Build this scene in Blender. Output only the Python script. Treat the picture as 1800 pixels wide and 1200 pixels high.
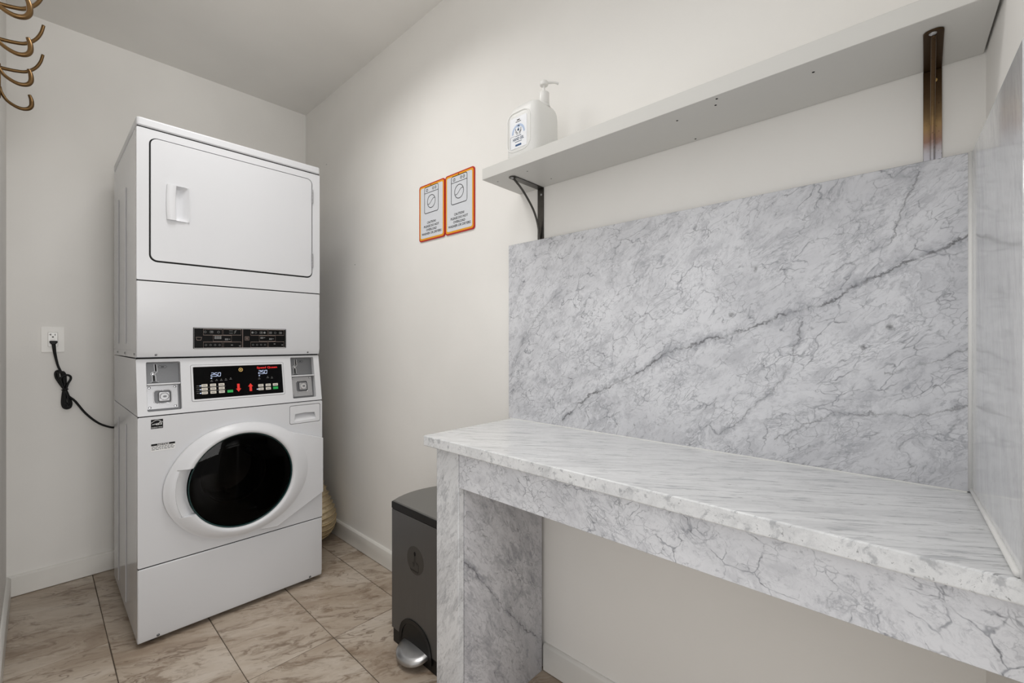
import bpy, bmesh, math, random
from mathutils import Vector, Matrix, Euler

for o in list(bpy.data.objects):
    bpy.data.objects.remove(o)
scn = bpy.context.scene
COL = scn.collection
rng = random.Random(7)

# ------------------------------------------------------------------ camera, world, light, exposure
# world axes: +X towards the shelf wall, +Y towards the wall behind the machine, camera above the origin
cam_d = bpy.data.cameras.new('camera')
cam = bpy.data.objects.new('camera', cam_d)
COL.objects.link(cam)
cam.location = (0, 0, 1.14)
cam.rotation_euler = (math.radians(90), 0, math.radians(-47.058))
cam_d.sensor_fit = 'HORIZONTAL'
cam_d.sensor_width = 36
cam_d.lens = 778 / 1800 * 36
cam_d.clip_start = 0.02
scn.camera = cam

world = bpy.data.worlds.new('world')
scn.world = world
world.use_nodes = True
world.node_tree.nodes['Background'].inputs[0].default_value = (1.0, 0.99, 0.975, 1)
world.node_tree.nodes['Background'].inputs[1].default_value = 0.95

# two flat ceiling light panels above the frame: place, size, watts, spread
LAMPS = (((0.36, 0.66), (0.42, 0.70), 3.0, 118, 'added flat white ceiling light panel above the counter end of the room'),  # added unseen panel, evens the brightness along the room
         ((0.43, 1.56), (0.36, 0.50), 8.0, 146, 'flat white ceiling light panel in front of the machine'))
# added fill light behind the camera, lifting the machine and lower walls
HALL_Y = -4.5
sd = bpy.data.lights.new('added_hall_fill', 'AREA')
sd.shape = 'RECTANGLE'; sd.size = 1.5; sd.size_y = 1.7; sd.energy = 92.0; sd.color = (1.0, 0.99, 0.98)
so = bpy.data.objects.new('added_hall_fill', sd)
COL.objects.link(so)
so.location = (0.30, HALL_Y, 1.45)
so.rotation_euler = (math.radians(90), 0, 0)     # shines towards +Y
scn.view_settings.view_transform = 'Standard'
scn.view_settings.look = 'None'
scn.view_settings.gamma = 1
scn.view_settings.use_curve_mapping = False
scn.view_settings.exposure = -0.14

# ------------------------------------------------------------------ material helpers
def srgb(r, g, b):
    f = lambda c: (c / 255 / 12.92) if c / 255 <= 0.04045 else ((c / 255 + 0.055) / 1.055) ** 2.4
    return (f(r), f(g), f(b), 1)

class NT:
    def __init__(self, name):
        self.m = bpy.data.materials.new(name)
        self.m.use_nodes = True
        self.t = self.m.node_tree
        self.t.nodes.clear()
        self.out = self.t.nodes.new('ShaderNodeOutputMaterial')
    def n(self, typ, ins=None, **props):
        nd = self.t.nodes.new(typ)
        for k, v in props.items():
            setattr(nd, k, v)
        for k, v in (ins or {}).items():
            self.put(nd.inputs[k], v)
        return nd
    def put(self, sock, v):
        if isinstance(v, bpy.types.NodeSocket):
            self.t.links.new(v, sock)
        else:
            sock.default_value = v
    def math(self, op, a, b=0.0, c=0.0, clamp=False):
        nd = self.n('ShaderNodeMath', operation=op, use_clamp=clamp)
        for i, v in enumerate((a, b, c)):
            self.put(nd.inputs[i], v)
        return nd.outputs[0]
    def vmath(self, op, a, b):
        nd = self.n('ShaderNodeVectorMath', operation=op)
        self.put(nd.inputs[0], a)
        self.put(nd.inputs[1], b)
        return nd.outputs[0]
    def noise(self, vec, scale, detail=4, rough=0.5, dist=0.0, w=None):
        nd = self.n('ShaderNodeTexNoise', {'Scale': scale, 'Detail': detail, 'Roughness': rough, 'Distortion': dist})
        if w is not None:
            nd.noise_dimensions = '4D'
            self.put(nd.inputs['W'], w)
        self.put(nd.inputs['Vector'], vec)
        return nd
    def ramp(self, fac, stops, interp='LINEAR'):
        nd = self.n('ShaderNodeValToRGB')
        nd.color_ramp.interpolation = interp
        el = nd.color_ramp.elements
        while len(el) < len(stops):
            el.new(0.5)
        for e, (p, c) in zip(el, stops):
            e.position = p
            e.color = c if len(c) == 4 else (c[0], c[1], c[2], 1)
        self.put(nd.inputs[0], fac)
        return nd.outputs[0]
    def smooth(self, x, lo, hi, a=0.0, b=1.0):
        nd = self.n('ShaderNodeMapRange', {'From Min': lo, 'From Max': hi, 'To Min': a, 'To Max': b}, interpolation_type='SMOOTHSTEP')
        self.put(nd.inputs['Value'], x)
        return nd.outputs[0]
    def mix(self, fac, a, b, blend='MIX'):
        nd = self.n('ShaderNodeMix', data_type='RGBA', blend_type=blend)
        self.put(nd.inputs[0], fac)
        self.put(nd.inputs[6], a)
        self.put(nd.inputs[7], b)
        return nd.outputs[2]
    def bump(self, height, strength=0.2, dist=0.002, normal=None):
        nd = self.n('ShaderNodeBump', {'Strength': strength, 'Distance': dist})
        self.put(nd.inputs['Height'], height)
        if normal is not None:
            self.put(nd.inputs['Normal'], normal)
        return nd.outputs[0]
    def finish(self, color, rough=0.5, metal=0.0, normal=None, spec=0.5, **kw):
        b = self.n('ShaderNodeBsdfPrincipled')
        self.put(b.inputs['Base Color'], color)
        self.put(b.inputs['Roughness'], rough)
        self.put(b.inputs['Metallic'], metal)
        self.put(b.inputs['Specular IOR Level'], spec)
        if normal is not None:
            self.put(b.inputs['Normal'], normal)
        for k, v in kw.items():
            self.put(b.inputs[k.replace('_', ' ')], v)
        self.t.links.new(b.outputs[0], self.out.inputs[0])
        return self.m
    def pos(self):
        return self.n('ShaderNodeNewGeometry').outputs['Position']

def plain(name, col, rough=0.5, metal=0.0, spec=0.5, var=0.04, nscale=40, bump=0.0, **kw):
    g = NT(name)
    p = g.n('ShaderNodeTexCoord').outputs['Object']
    nz = g.noise(p, nscale, 4).outputs[0]
    lo = tuple(c * (1 - var) for c in col[:3]) + (1,)
    hi = tuple(min(1, c * (1 + var)) for c in col[:3]) + (1,)
    c = g.mix(nz, lo, hi)
    nrm = g.bump(nz, bump, 0.001) if bump else None
    return g.finish(c, rough, metal, nrm, spec, **kw)

def wall_paint(name, col, bscale=120, bst=0.12):
    g = NT(name)
    p = g.pos()
    big = g.noise(p, 2.2, 3).outputs[0]
    fine = g.noise(p, bscale, 3, 0.6).outputs[0]
    mid = g.noise(p, 18, 3, 0.6).outputs[0]
    lo = tuple(c * 0.955 for c in col[:3]) + (1,)
    c = g.mix(g.smooth(big, 0.3, 0.7), lo, col)
    # small scuffs
    sc = g.noise(p, 9, 6, 0.75).outputs[0]
    sc = g.smooth(sc, 0.70, 0.76, 0, 0.10)
    c = g.mix(sc, c, tuple(x * 0.55 for x in col[:3]) + (1,))
    h = g.math('ADD', g.math('MULTIPLY', fine, 0.6), mid)
    return g.finish(c, 0.62, 0, g.bump(h, bst, 0.003), 0.35)

def polyline_mask(g, src, dst, pts, width, nz, wob):
    """1 on a wobbly line dst = f(src) given as points, fading to 0 at the width"""
    pts = sorted(pts)
    s0, s1 = pts[0][0], pts[-1][0]
    t = g.math('DIVIDE', g.math('SUBTRACT', src, s0), s1 - s0)
    d0 = min(p[1] for p in pts) - 1e-4
    d1 = max(p[1] for p in pts) + 1e-4
    stops = [((p[0] - s0) / (s1 - s0), ((p[1] - d0) / (d1 - d0),) * 3) for p in pts]
    y = g.ramp(t, stops)
    y = g.math('ADD', g.math('MULTIPLY', y, d1 - d0), d0)
    dev = g.math('ABSOLUTE', g.math('ADD', g.math('SUBTRACT', dst, y), g.math('MULTIPLY', g.math('SUBTRACT', nz, 0.5), wob)))
    m = g.math('SUBTRACT', 1.0, g.smooth(dev, 0.0, width))
    inside = g.math('MULTIPLY', g.math('GREATER_THAN', t, 0.0), g.math('LESS_THAN', t, 1.0))
    return g.math('MULTIPLY', m, inside)

def marble(name, rot, stretch, seed, cloud=1.0, crackle=0.5, streak=0.0, rough=0.16, base=(222, 223, 227), lines=(), spots=(), fine=1.0, spec=0.5):
    g = NT(name)
    P = g.pos()
    mp = g.n('ShaderNodeMapping', vector_type='TEXTURE')
    g.put(mp.inputs['Vector'], P)
    mp.inputs['Rotation'].default_value = rot
    mp.inputs['Scale'].default_value = stretch
    mp.inputs['Location'].default_value = (seed, seed * 0.37, seed * 0.71)
    v = mp.outputs[0]
    wz = g.noise(v, 5.0, 5, 0.6).outputs['Color']
    warp = g.n('ShaderNodeVectorMath', operation='MULTIPLY_ADD')
    g.put(warp.inputs[0], g.vmath('SUBTRACT', wz, (0.5, 0.5, 0.5)))
    g.put(warp.inputs[1], (0.13, 0.13, 0.13))
    g.put(warp.inputs[2], v)
    q = warp.outputs[0]
    c_hi = srgb(*base)
    c_mid = srgb(base[0] - 32, base[1] - 32, base[2] - 31)
    c_lo = srgb(base[0] - 72, base[1] - 71, base[2] - 68)
    c_dk = srgb(92, 92, 94)
    big = g.noise(q, 3.4, 8, 0.62).outputs[0]
    col = g.mix(g.smooth(big, 0.42, 0.66, 0, 0.75 * cloud), c_hi, c_mid)
    grit0 = g.noise(q, 48, 6, 0.75).outputs[0]
    sm = g.noise(q, 21, 8, 0.75).outputs[0]
    col = g.mix(g.smooth(sm, 0.48, 0.64, 0, 0.95 * cloud), col, c_mid)
    patch = g.noise(q, 8.5, 5, 0.6).outputs[0]
    col = g.mix(g.math('MULTIPLY', g.smooth(patch, 0.52, 0.66, 0, 0.48 * cloud), g.smooth(grit0, 0.40, 0.60)), col, c_lo)
    grit = g.noise(q, 75, 6, 0.78).outputs[0]
    col = g.mix(g.smooth(grit, 0.53, 0.68, 0, 0.55 * fine), col, c_lo)
    mask1 = g.noise(v, 10.0, 6, 0.7).outputs[0]
    # thin ridge veins at two sizes
    for sc, wd, am, lo_ in ((9.0, 0.016, 0.50, 0.44), (22.0, 0.028, 0.48, 0.44), (50.0, 0.045, 0.40, 0.44)):
        rn = g.noise(q, sc, 5, 0.55, 0.4).outputs[0]
        rid = g.math('ABSOLUTE', g.math('SUBTRACT', rn, 0.5))
        vein = g.math('SUBTRACT', 1.0, g.smooth(rid, 0.0, wd))
        vein = g.math('MULTIPLY', vein, g.smooth(mask1, lo_, 0.66, 0, am * fine))
        col = g.mix(vein, col, c_lo)
    if crackle > 0:
        for sc, wd, k in ((20.0, 0.035, 1.0), (46.0, 0.055, 0.7)):
            vo = g.n('ShaderNodeTexVoronoi', {'Scale': sc, 'Randomness': 1.0}, feature='DISTANCE_TO_EDGE')
            g.put(vo.inputs['Vector'], q)
            e = g.math('SUBTRACT', 1.0, g.smooth(vo.outputs['Distance'], 0.0, wd))
            m2 = g.noise(v, 7.0 + sc * 0.2, 4, 0.6).outputs[0]
            e = g.math('MULTIPLY', e, g.smooth(m2, 0.45, 0.60, 0, crackle * k))
            col = g.mix(e, col, c_lo)
            e2 = g.math('MULTIPLY', e, g.smooth(grit, 0.48, 0.62))
            col = g.mix(g.math('MULTIPLY', e2, 0.7), col, c_dk)
    if streak > 0:
        for sc, lo_, hi_, k, cc in ((7.0, 0.46, 0.70, 0.8, c_mid), (17.0, 0.53, 0.68, 0.75, c_lo), (30.0, 0.60, 0.68, 0.8, c_lo), (62.0, 0.62, 0.68, 0.8, srgb(112, 112, 112))):
            s = g.noise(q, sc, 6, 0.62).outputs[0]
            col = g.mix(g.smooth(s, lo_, hi_, 0, k * streak), col, cc)
    if lines or spots:
        xyz = g.n('ShaderNodeSeparateXYZ')
        g.put(xyz.inputs[0], P)
        ax = {'x': xyz.outputs[0], 'y': xyz.outputs[1], 'z': xyz.outputs[2]}
        n1 = g.noise(P, 26, 6, 0.7).outputs[0]
        n2 = g.noise(P, 38, 5, 0.7).outputs[0]
        nbreak = g.noise(P, 16, 4, 0.65).outputs[0]
        for (s, d, pts, w, a) in lines:
            halo = polyline_mask(g, ax[s], ax[d], pts, w * 5.5, n1, 0.07)
            col = g.mix(g.math('MULTIPLY', halo, g.smooth(sm, 0.38, 0.60, 0, 0.8 * a)), col, c_lo)
            core = polyline_mask(g, ax[s], ax[d], pts, w, n1, 0.05)
            core = g.math('MULTIPLY', core, g.smooth(nbreak, 0.38, 0.56, 0.2, a))
            col = g.mix(core, col, c_dk)
        for (y, z, r) in spots:
            dv = g.n('ShaderNodeVectorMath', operation='DISTANCE')
            cmb = g.n('ShaderNodeCombineXYZ')
            g.put(cmb.inputs[1], g.math('ADD', ax['y'], g.math('MULTIPLY', g.math('SUBTRACT', n2, 0.5), 0.03)))
            g.put(cmb.inputs[2], g.math('ADD', ax['z'], g.math('MULTIPLY', g.math('SUBTRACT', n1, 0.5), 0.03)))
            g.put(dv.inputs[0], cmb.outputs[0])
            g.put(dv.inputs[1], (0, y, z))
            m = g.math('SUBTRACT', 1.0, g.smooth(dv.outputs['Value'], 0.0, r))
            col = g.mix(g.math('MULTIPLY', m, g.smooth(n1, 0.42, 0.6, 0.1, 0.85)), col, c_dk)
    return g.finish(col, rough, 0, None, spec)

def tile_mat():
    g = NT('beige stone tile')
    tc = g.n('ShaderNodeTexCoord').outputs['Object']
    rnd = g.n('ShaderNodeObjectInfo').outputs['Random']
    w = g.math('MULTIPLY', rnd, 40.0)
    ang = g.n('ShaderNodeVectorRotate', {'Angle': 0.5}, rotation_type='Z_AXIS')
    g.put(ang.inputs['Vector'], tc)
    sc = g.vmath('MULTIPLY', ang.outputs[0], (1.0, 2.6, 1.0))
    w1 = g.noise(sc, 2.2, 4, 0.55, 0.0, w).outputs['Color']
    wp = g.n('ShaderNodeVectorMath', operation='MULTIPLY_ADD')
    g.put(wp.inputs[0], g.vmath('SUBTRACT', w1, (0.5, 0.5, 0.5)))
    g.put(wp.inputs[1], (0.75, 0.75, 0.75))
    g.put(wp.inputs[2], sc)
    q = wp.outputs[0]
    a = g.noise(q, 1.9, 8, 0.6, 0.3, w).outputs[0]
    col = g.ramp(a, [(0.28, srgb(140, 121, 103)), (0.43, srgb(170, 154, 137)), (0.56, srgb(190, 177, 162)), (0.75, srgb(206, 196, 185))])
    b = g.noise(q, 8, 8, 0.7, 0.5, w).outputs[0]
    col = g.mix(g.smooth(b, 0.48, 0.66, 0, 0.75), col, srgb(118, 98, 78))
    r = g.noise(q, 4.5, 4, 0.5, 0.6, w).outputs[0]
    vein = g.math('SUBTRACT', 1.0, g.smooth(g.math('ABSOLUTE', g.math('SUBTRACT', r, 0.5)), 0.0, 0.02))
    mk = g.noise(sc, 3.0, 3, 0.5, 0, w).outputs[0]
    col = g.mix(g.math('MULTIPLY', vein, g.smooth(mk, 0.45, 0.62, 0, 0.75)), col, srgb(110, 92, 76))
    lr = g.noise(q, 6.5, 4, 0.5, 0.6, g.math('ADD', w, 7.0)).outputs[0]
    lv = g.math('SUBTRACT', 1.0, g.smooth(g.math('ABSOLUTE', g.math('SUBTRACT', lr, 0.5)), 0.0, 0.02))
    col = g.mix(g.math('MULTIPLY', lv, g.smooth(mk, 0.52, 0.40, 0, 0.3)), col, srgb(208, 199, 188))
    dots = g.noise(tc, 75, 2, 0.5, 0, w).outputs[0]
    col = g.mix(g.smooth(dots, 0.765, 0.79, 0, 0.75), col, srgb(60, 50, 42))
    return g.finish(col, 0.34, 0, g.bump(b, 0.12, 0.002), 0.4)

M = {}
M['wall'] = wall_paint('warm white wall paint', srgb(242, 240, 236))
M['ceil'] = wall_paint('ceiling paint', srgb(242, 240, 236), 160, 0.06)
M['trim'] = plain('white trim paint', srgb(232, 230, 225), 0.4, var=0.03, nscale=14)
M['caulk'] = plain('white caulk', srgb(230, 230, 228), 0.5, var=0.05, nscale=60, bump=0.3)
M['tile'] = tile_mat()
M['grout'] = plain('dark grout', srgb(84, 74, 64), 0.9, var=0.2, nscale=80)
M['enamel'] = plain('white appliance enamel', srgb(207, 208, 211), 0.28, var=0.012, nscale=3, spec=0.5)
M['enamel_side'] = plain('white side enamel', srgb(207, 208, 212), 0.16, var=0.012, nscale=3, spec=0.6)
M['plastic_white'] = plain('white moulded plastic', srgb(211, 212, 215), 0.33, var=0.012, nscale=3)
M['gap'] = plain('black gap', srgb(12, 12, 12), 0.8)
M['black_gloss'] = plain('black display glass', srgb(3, 3, 4), 0.15, spec=0.1)
M['black_plate'] = plain('black enamel plate', srgb(5, 5, 5), 0.4, spec=0.1)
M['print_pink'] = plain('pale printed line', srgb(150, 132, 124), 0.6)
M['print_white'] = plain('white print', srgb(222, 222, 222), 0.6)
M['print_grey'] = plain('grey print', srgb(120, 120, 120), 0.6)
M['print_black'] = plain('black print', srgb(14, 14, 15), 0.6, spec=0.2)
M['print_navy'] = plain('navy print', srgb(30, 62, 92), 0.6)
M['print_blue'] = plain('pale blue print', srgb(176, 192, 218), 0.6)
M['print_bluebar'] = plain('blue print bar', srgb(24, 72, 120), 0.5)
M['logo_red'] = plain('red logo print', srgb(226, 22, 14), 0.5)
M['arrow_red'] = plain('red arrow print', srgb(228, 34, 16), 0.5)
M['button_beige'] = plain('warm white button', srgb(206, 200, 188), 0.5)
M['button_green'] = plain('green button', srgb(10, 158, 70), 0.45)
M['gold'] = plain('gold coin emblem', srgb(206, 172, 104), 0.4, 0.3)
M['steel'] = plain('brushed coin box steel', srgb(168, 168, 170), 0.34, 0.85, var=0.06, nscale=120)
M['steel_dark'] = plain('grey coin plate', srgb(112, 113, 115), 0.45, 0.6, var=0.05, nscale=120)
M['chrome'] = plain('chrome', srgb(200, 200, 202), 0.16, 1.0)
M['drum'] = plain('dark drum interior', srgb(46, 40, 36), 0.35, 0.6)
M['drum_black'] = plain('black rubber gasket', srgb(14, 13, 13), 0.5)
M['teal'] = plain('teal glass edge', srgb(6, 46, 46), 0.25)
M['rubber'] = plain('black rubber cord', srgb(9, 9, 9), 0.5, spec=0.3)
M['outlet'] = plain('outlet plastic', srgb(238, 236, 231), 0.35, var=0.01)
M['receptacle'] = plain('outlet face plastic', srgb(247, 246, 242), 0.3, var=0.01)
M['shelf'] = plain('grey white laminate', srgb(207, 206, 202), 0.45, var=0.02, nscale=6)
M['bracket_dark'] = plain('dark bronze steel', srgb(84, 82, 79), 0.28, 0.9, var=0.25, nscale=50)
M['red'] = plain('red sign border', srgb(186, 22, 8), 0.45)
M['yellow'] = plain('yellow sign border', srgb(232, 160, 16), 0.45)
M['sign_white'] = plain('white sign face', srgb(216, 219, 224), 0.45, var=0.01)
M['bin_black'] = plain('black bin plastic', srgb(16, 16, 16), 0.45, spec=0.35)
M['bin_lid'] = plain('grey bin lid steel', srgb(132, 131, 128), 0.42, 0.6, var=0.03, nscale=20)
M['pedal'] = plain('brushed pedal steel', srgb(178, 178, 178), 0.3, 0.95, var=0.08, nscale=70)
M['sticker'] = plain('smoky round sticker', srgb(62, 60, 57), 0.4, 0.2)
M['brass'] = plain('aged brass', srgb(104, 80, 50), 0.32, 0.85, var=0.12, nscale=60)
M['foil_card'] = plain('tan foil', srgb(226, 208, 170), 0.3, 0.6)

def brushed_bin():
    g = NT('brushed dark steel')
    p = g.n('ShaderNodeTexCoord').outputs['Object']
    st = g.vmath('MULTIPLY', p, (1, 260, 2))
    nz = g.noise(st, 3, 4).outputs[0]
    c = g.mix(nz, srgb(98, 98, 98), srgb(112, 112, 112))
    sc = g.noise(g.vmath('MULTIPLY', p, (1, 60, 3)), 3, 3).outputs[0]
    c = g.mix(g.smooth(sc, 0.72, 0.76, 0, 0.6), c, srgb(40, 38, 36))
    return g.finish(c, 0.42, 0.75, None, 0.4)
M['bin_steel'] = brushed_bin()

def bracket_rust():
    g = NT('heat stained steel bracket')
    p = g.pos()
    xyz = g.n('ShaderNodeSeparateXYZ')
    g.put(xyz.inputs[0], p)
    nz = g.noise(p, 60, 5, 0.7).outputs[0]
    z = g.math('ADD', xyz.outputs[2], g.math('MULTIPLY', g.math('SUBTRACT', nz, 0.5), 0.03))
    t = g.math('DIVIDE', g.math('SUBTRACT', z, 1.49), 0.19)
    c = g.ramp(t, [(0.0, srgb(190, 190, 198)), (0.12, srgb(176, 172, 176)), (0.24, srgb(140, 110, 96)), (0.38, srgb(150, 122, 84)),
                   (0.52, srgb(110, 88, 60)), (0.7, srgb(84, 64, 42)), (1.0, srgb(72, 54, 34))])
    sp = g.noise(p, 300, 2).outputs[0]
    c = g.mix(g.smooth(sp, 0.66, 0.72, 0, 0.6), c, srgb(36, 26, 18))
    return g.finish(c, 0.36, 0.8, None, 0.5)
M['bracket_rust'] = bracket_rust()

def foil():
    g = NT('crinkled duct foil')
    p = g.n('ShaderNodeTexCoord').outputs['Object']
    nz = g.noise(p, 70, 5, 0.7).outputs[0]
    c = g.mix(nz, srgb(176, 150, 108), srgb(236, 224, 196))
    return g.finish(c, 0.30, 0.75, g.bump(nz, 0.7, 0.004), 0.5)
M['foil'] = foil()

def emis(name, col, s):
    g = NT(name)
    e = g.n('ShaderNodeEmission', {'Color': col, 'Strength': s})
    g.t.links.new(e.outputs[0], g.out.inputs[0])
    return g.m
M['led'] = emis('lit display digits', srgb(214, 226, 255), 1.15)
M['lamp'] = emis('lamp diffuser', (1.0, 0.97, 0.93, 1), 0.9)

def glass_dark():
    g = NT('dark washer door glass')
    tr = g.n('ShaderNodeBsdfTransparent', {'Color': (0.16, 0.15, 0.14, 1)})
    gl = g.n('ShaderNodeBsdfGlossy', {'Color': (1, 1, 1, 1), 'Roughness': 0.03})
    fr = g.n('ShaderNodeFresnel', {'IOR': 1.15})
    mx = g.n('ShaderNodeMixShader')
    g.put(mx.inputs[0], fr.outputs[0])
    g.put(mx.inputs[1], tr.outputs[0])
    g.put(mx.inputs[2], gl.outputs[0])
    g.t.links.new(mx.outputs[0], g.out.inputs[0])
    return g.m
M['glass'] = glass_dark()

def translucent(name, col, k=0.35):
    g = NT(name)
    p = g.n('ShaderNodeTexCoord').outputs['Object']
    nz = g.noise(p, 30, 3).outputs[0]
    c = g.mix(nz, tuple(x * 0.97 for x in col[:3]) + (1,), col)
    b = g.n('ShaderNodeBsdfPrincipled', {'Base Color': c, 'Roughness': 0.38})
    tl = g.n('ShaderNodeBsdfTranslucent', {'Color': c})
    mx = g.n('ShaderNodeMixShader', {0: k})
    g.put(mx.inputs[1], b.outputs[0])
    g.put(mx.inputs[2], tl.outputs[0])
    g.t.links.new(mx.outputs[0], g.out.inputs[0])
    return g.m
M['bottle'] = translucent('milky bottle plastic', srgb(246, 246, 244), 0.35)
M['pump'] = plain('white pump plastic', srgb(226, 225, 222), 0.35)
M['label'] = plain('white bottle label', srgb(232, 234, 238), 0.35, var=0.01)

# marble slabs: each cut its own way
M['m_splash'] = marble('backsplash marble', (math.radians(-38), 0, 0), (1.0, 1.45, 0.8), 3.1, cloud=0.85, crackle=0.75, rough=0.2,
    lines=(
        ('y', 'z', [(0.88, 0.879), (0.786, 0.961), (0.605, 1.053), (0.501, 1.118), (0.344, 1.161), (0.218, 1.21), (0.146, 1.229), (0.116, 1.252), (0.04, 1.294), (-0.025, 1.318), (-0.064, 1.342)], 0.0045, 0.85),
        ('z', 'y', [(1.186, 0.207), (1.098, 0.224), (1.05, 0.239), (0.989, 0.298), (0.933, 0.344), (0.901, 0.386)], 0.003, 0.6),
        ('y', 'z', [(0.26, 0.909), (0.162, 0.973), (0.091, 0.99), (0.017, 0.989), (-0.064, 1.024)], 0.003, 0.55),
        ('z', 'y', [(1.291, 0.152), (1.343, 0.049), (1.389, 0.035), (1.477, 0.009)], 0.003, 0.6),
        ('z', 'y', [(1.008, 1.12), (1.149, 1.048), (1.24, 0.98), (1.314, 0.879)], 0.003, 0.5),
        ('y', 'z', [(0.06, 1.07), (-0.064, 1.128)], 0.003, 0.5),
    ), spots=((0.301, 1.319, 0.011), (0.351, 1.209, 0.009), (0.386, 1.27, 0.008), (0.049, 1.172, 0.009), (0.091, 1.131, 0.008)))
M['m_top'] = marble('countertop marble', (0, 0, math.radians(-57)), (1.9, 0.20, 0.40), 8.7, cloud=0.32, crackle=0.0, streak=0.85, rough=0.2, base=(228, 229, 230), fine=0.35)
M['m_apron'] = marble('apron marble', (math.radians(25), 0, 0), (1.0, 1.15, 0.9), 5.3, cloud=0.6, crackle=0.9, rough=0.25, base=(224, 225, 229))
M['m_legf'] = marble('leg front marble', (math.radians(30), 0, 0), (1.0, 0.8, 2.2), 12.9, cloud=1.0, crackle=0.15, streak=0.45, rough=0.25, base=(220, 221, 223))
M['m_legs'] = marble('leg side marble', (0, math.radians(-32), 0), (0.8, 1.0, 2.0), 21.4, cloud=1.0, crackle=0.5, streak=0.6, rough=0.25, base=(210, 210, 214),
    lines=(('x', 'z', [(0.82, 0.51), (0.844, 0.5), (0.893, 0.448), (0.94, 0.386), (1.002, 0.298), (1.055, 0.247), (1.111, 0.178), (1.17, 0.126), (1.21, 0.091)], 0.0035, 0.9),))
M['m_side'] = marble('side panel marble', (0, math.radians(12), 0), (0.5, 1.0, 2.4), 33.2, cloud=0.5, crackle=0.15, rough=0.08, base=(222, 223, 225), fine=0.4, spec=0.6)

# ------------------------------------------------------------------ mesh helpers
WLOC = {}

class Frame:
    """a flat patch in space: a along ux, b along uz, d out along n"""
    def __init__(self, o, ux, uz, n=None):
        self.o, self.ux, self.uz = Vector(o), Vector(ux), Vector(uz)
        self.n = Vector(n) if n else self.ux.cross(self.uz).normalized()
    def p(self, a, b, d=0.0):
        return self.o + self.ux * a + self.uz * b + self.n * d

def empty(name, loc, label=None, cat=None, group=None, rotz=0):
    o = bpy.data.objects.new(name, None)
    o.empty_display_size = 0.05
    COL.objects.link(o)
    o.location = loc
    WLOC[o.name] = Vector(loc)
    tag(o, label, cat, group)
    return o

def tag(o, label=None, cat=None, group=None, kind=None):
    if label: o['label'] = label
    if cat: o['category'] = cat
    if group: o['group'] = group
    if kind: o['kind'] = kind
    return o

def obj(name, bm, mat, parent=None, bevel=0.0, seg=2, smooth=False, recalc=True, angle=35):
    if recalc:
        bmesh.ops.recalc_face_normals(bm, faces=bm.faces)
    xs = [v.co for v in bm.verts]
    c = Vector([(min(p[i] for p in xs) + max(p[i] for p in xs)) / 2 for i in range(3)])
    for v in bm.verts:
        v.co -= c
    me = bpy.data.meshes.new(name)
    if smooth:
        for f in bm.faces:
            f.smooth = True
    bm.to_mesh(me)
    bm.free()
    me.materials.append(M[mat] if isinstance(mat, str) else mat)
    o = bpy.data.objects.new(name, me)
    COL.objects.link(o)
    WLOC[o.name] = c
    if parent is not None:
        o.parent = parent
        o.location = c - WLOC[parent.name]
    else:
        o.location = c
    if smooth and smooth != 'all':
        # keep sharp edges sharp
        for e in me.edges:
            pass
        try:
            me.set_sharp_from_angle(angle=math.radians(angle))
        except Exception:
            pass
    if bevel:
        md = o.modifiers.new('edge', 'BEVEL')
        md.width = bevel
        md.segments = seg
        md.limit_method = 'ANGLE'
        md.angle_limit = math.radians(38)
        md.harden_normals = False
        for p in me.polygons:
            p.use_smooth = True
        try:
            me.set_sharp_from_angle(angle=math.radians(60))
        except Exception:
            pass
    return o

def box(bm, x0, x1, y0, y1, z0, z1):
    vs = [bm.verts.new((x, y, z)) for x in (x0, x1) for y in (y0, y1) for z in (z0, z1)]
    for f in ((0, 1, 3, 2), (4, 6, 7, 5), (0, 4, 5, 1), (2, 3, 7, 6), (0, 2, 6, 4), (1, 5, 7, 3)):
        bm.faces.new([vs[i] for i in f])
    return bm

def B(*a):
    return box(bmesh.new(), *a)

def fbox(bm, fr, a0, a1, b0, b1, d0, d1):
    vs = [bm.verts.new(fr.p(a, b, d)) for a in (a0, a1) for b in (b0, b1) for d in (d0, d1)]
    for f in ((0, 1, 3, 2), (4, 6, 7, 5), (0, 4, 5, 1), (2, 3, 7, 6), (0, 2, 6, 4), (1, 5, 7, 3)):
        bm.faces.new([vs[i] for i in f])
    return bm

def rrect(a0, a1, b0, b1, r, n=5):
    out = []
    for cx, cy, s in ((a1 - r, b0 + r, -90), (a1 - r, b1 - r, 0), (a0 + r, b1 - r, 90), (a0 + r, b0 + r, 180)):
        for i in range(n + 1):
            t = math.radians(s + 90 * i / n)
            out.append((cx + r * math.cos(t), cy + r * math.sin(t)))
    return out

def circ(ca, cb, r, n=24, rb=None):
    rb = rb or r
    return [(ca + r * math.cos(2 * math.pi * i / n), cb + rb * math.sin(2 * math.pi * i / n)) for i in range(n)]

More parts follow.
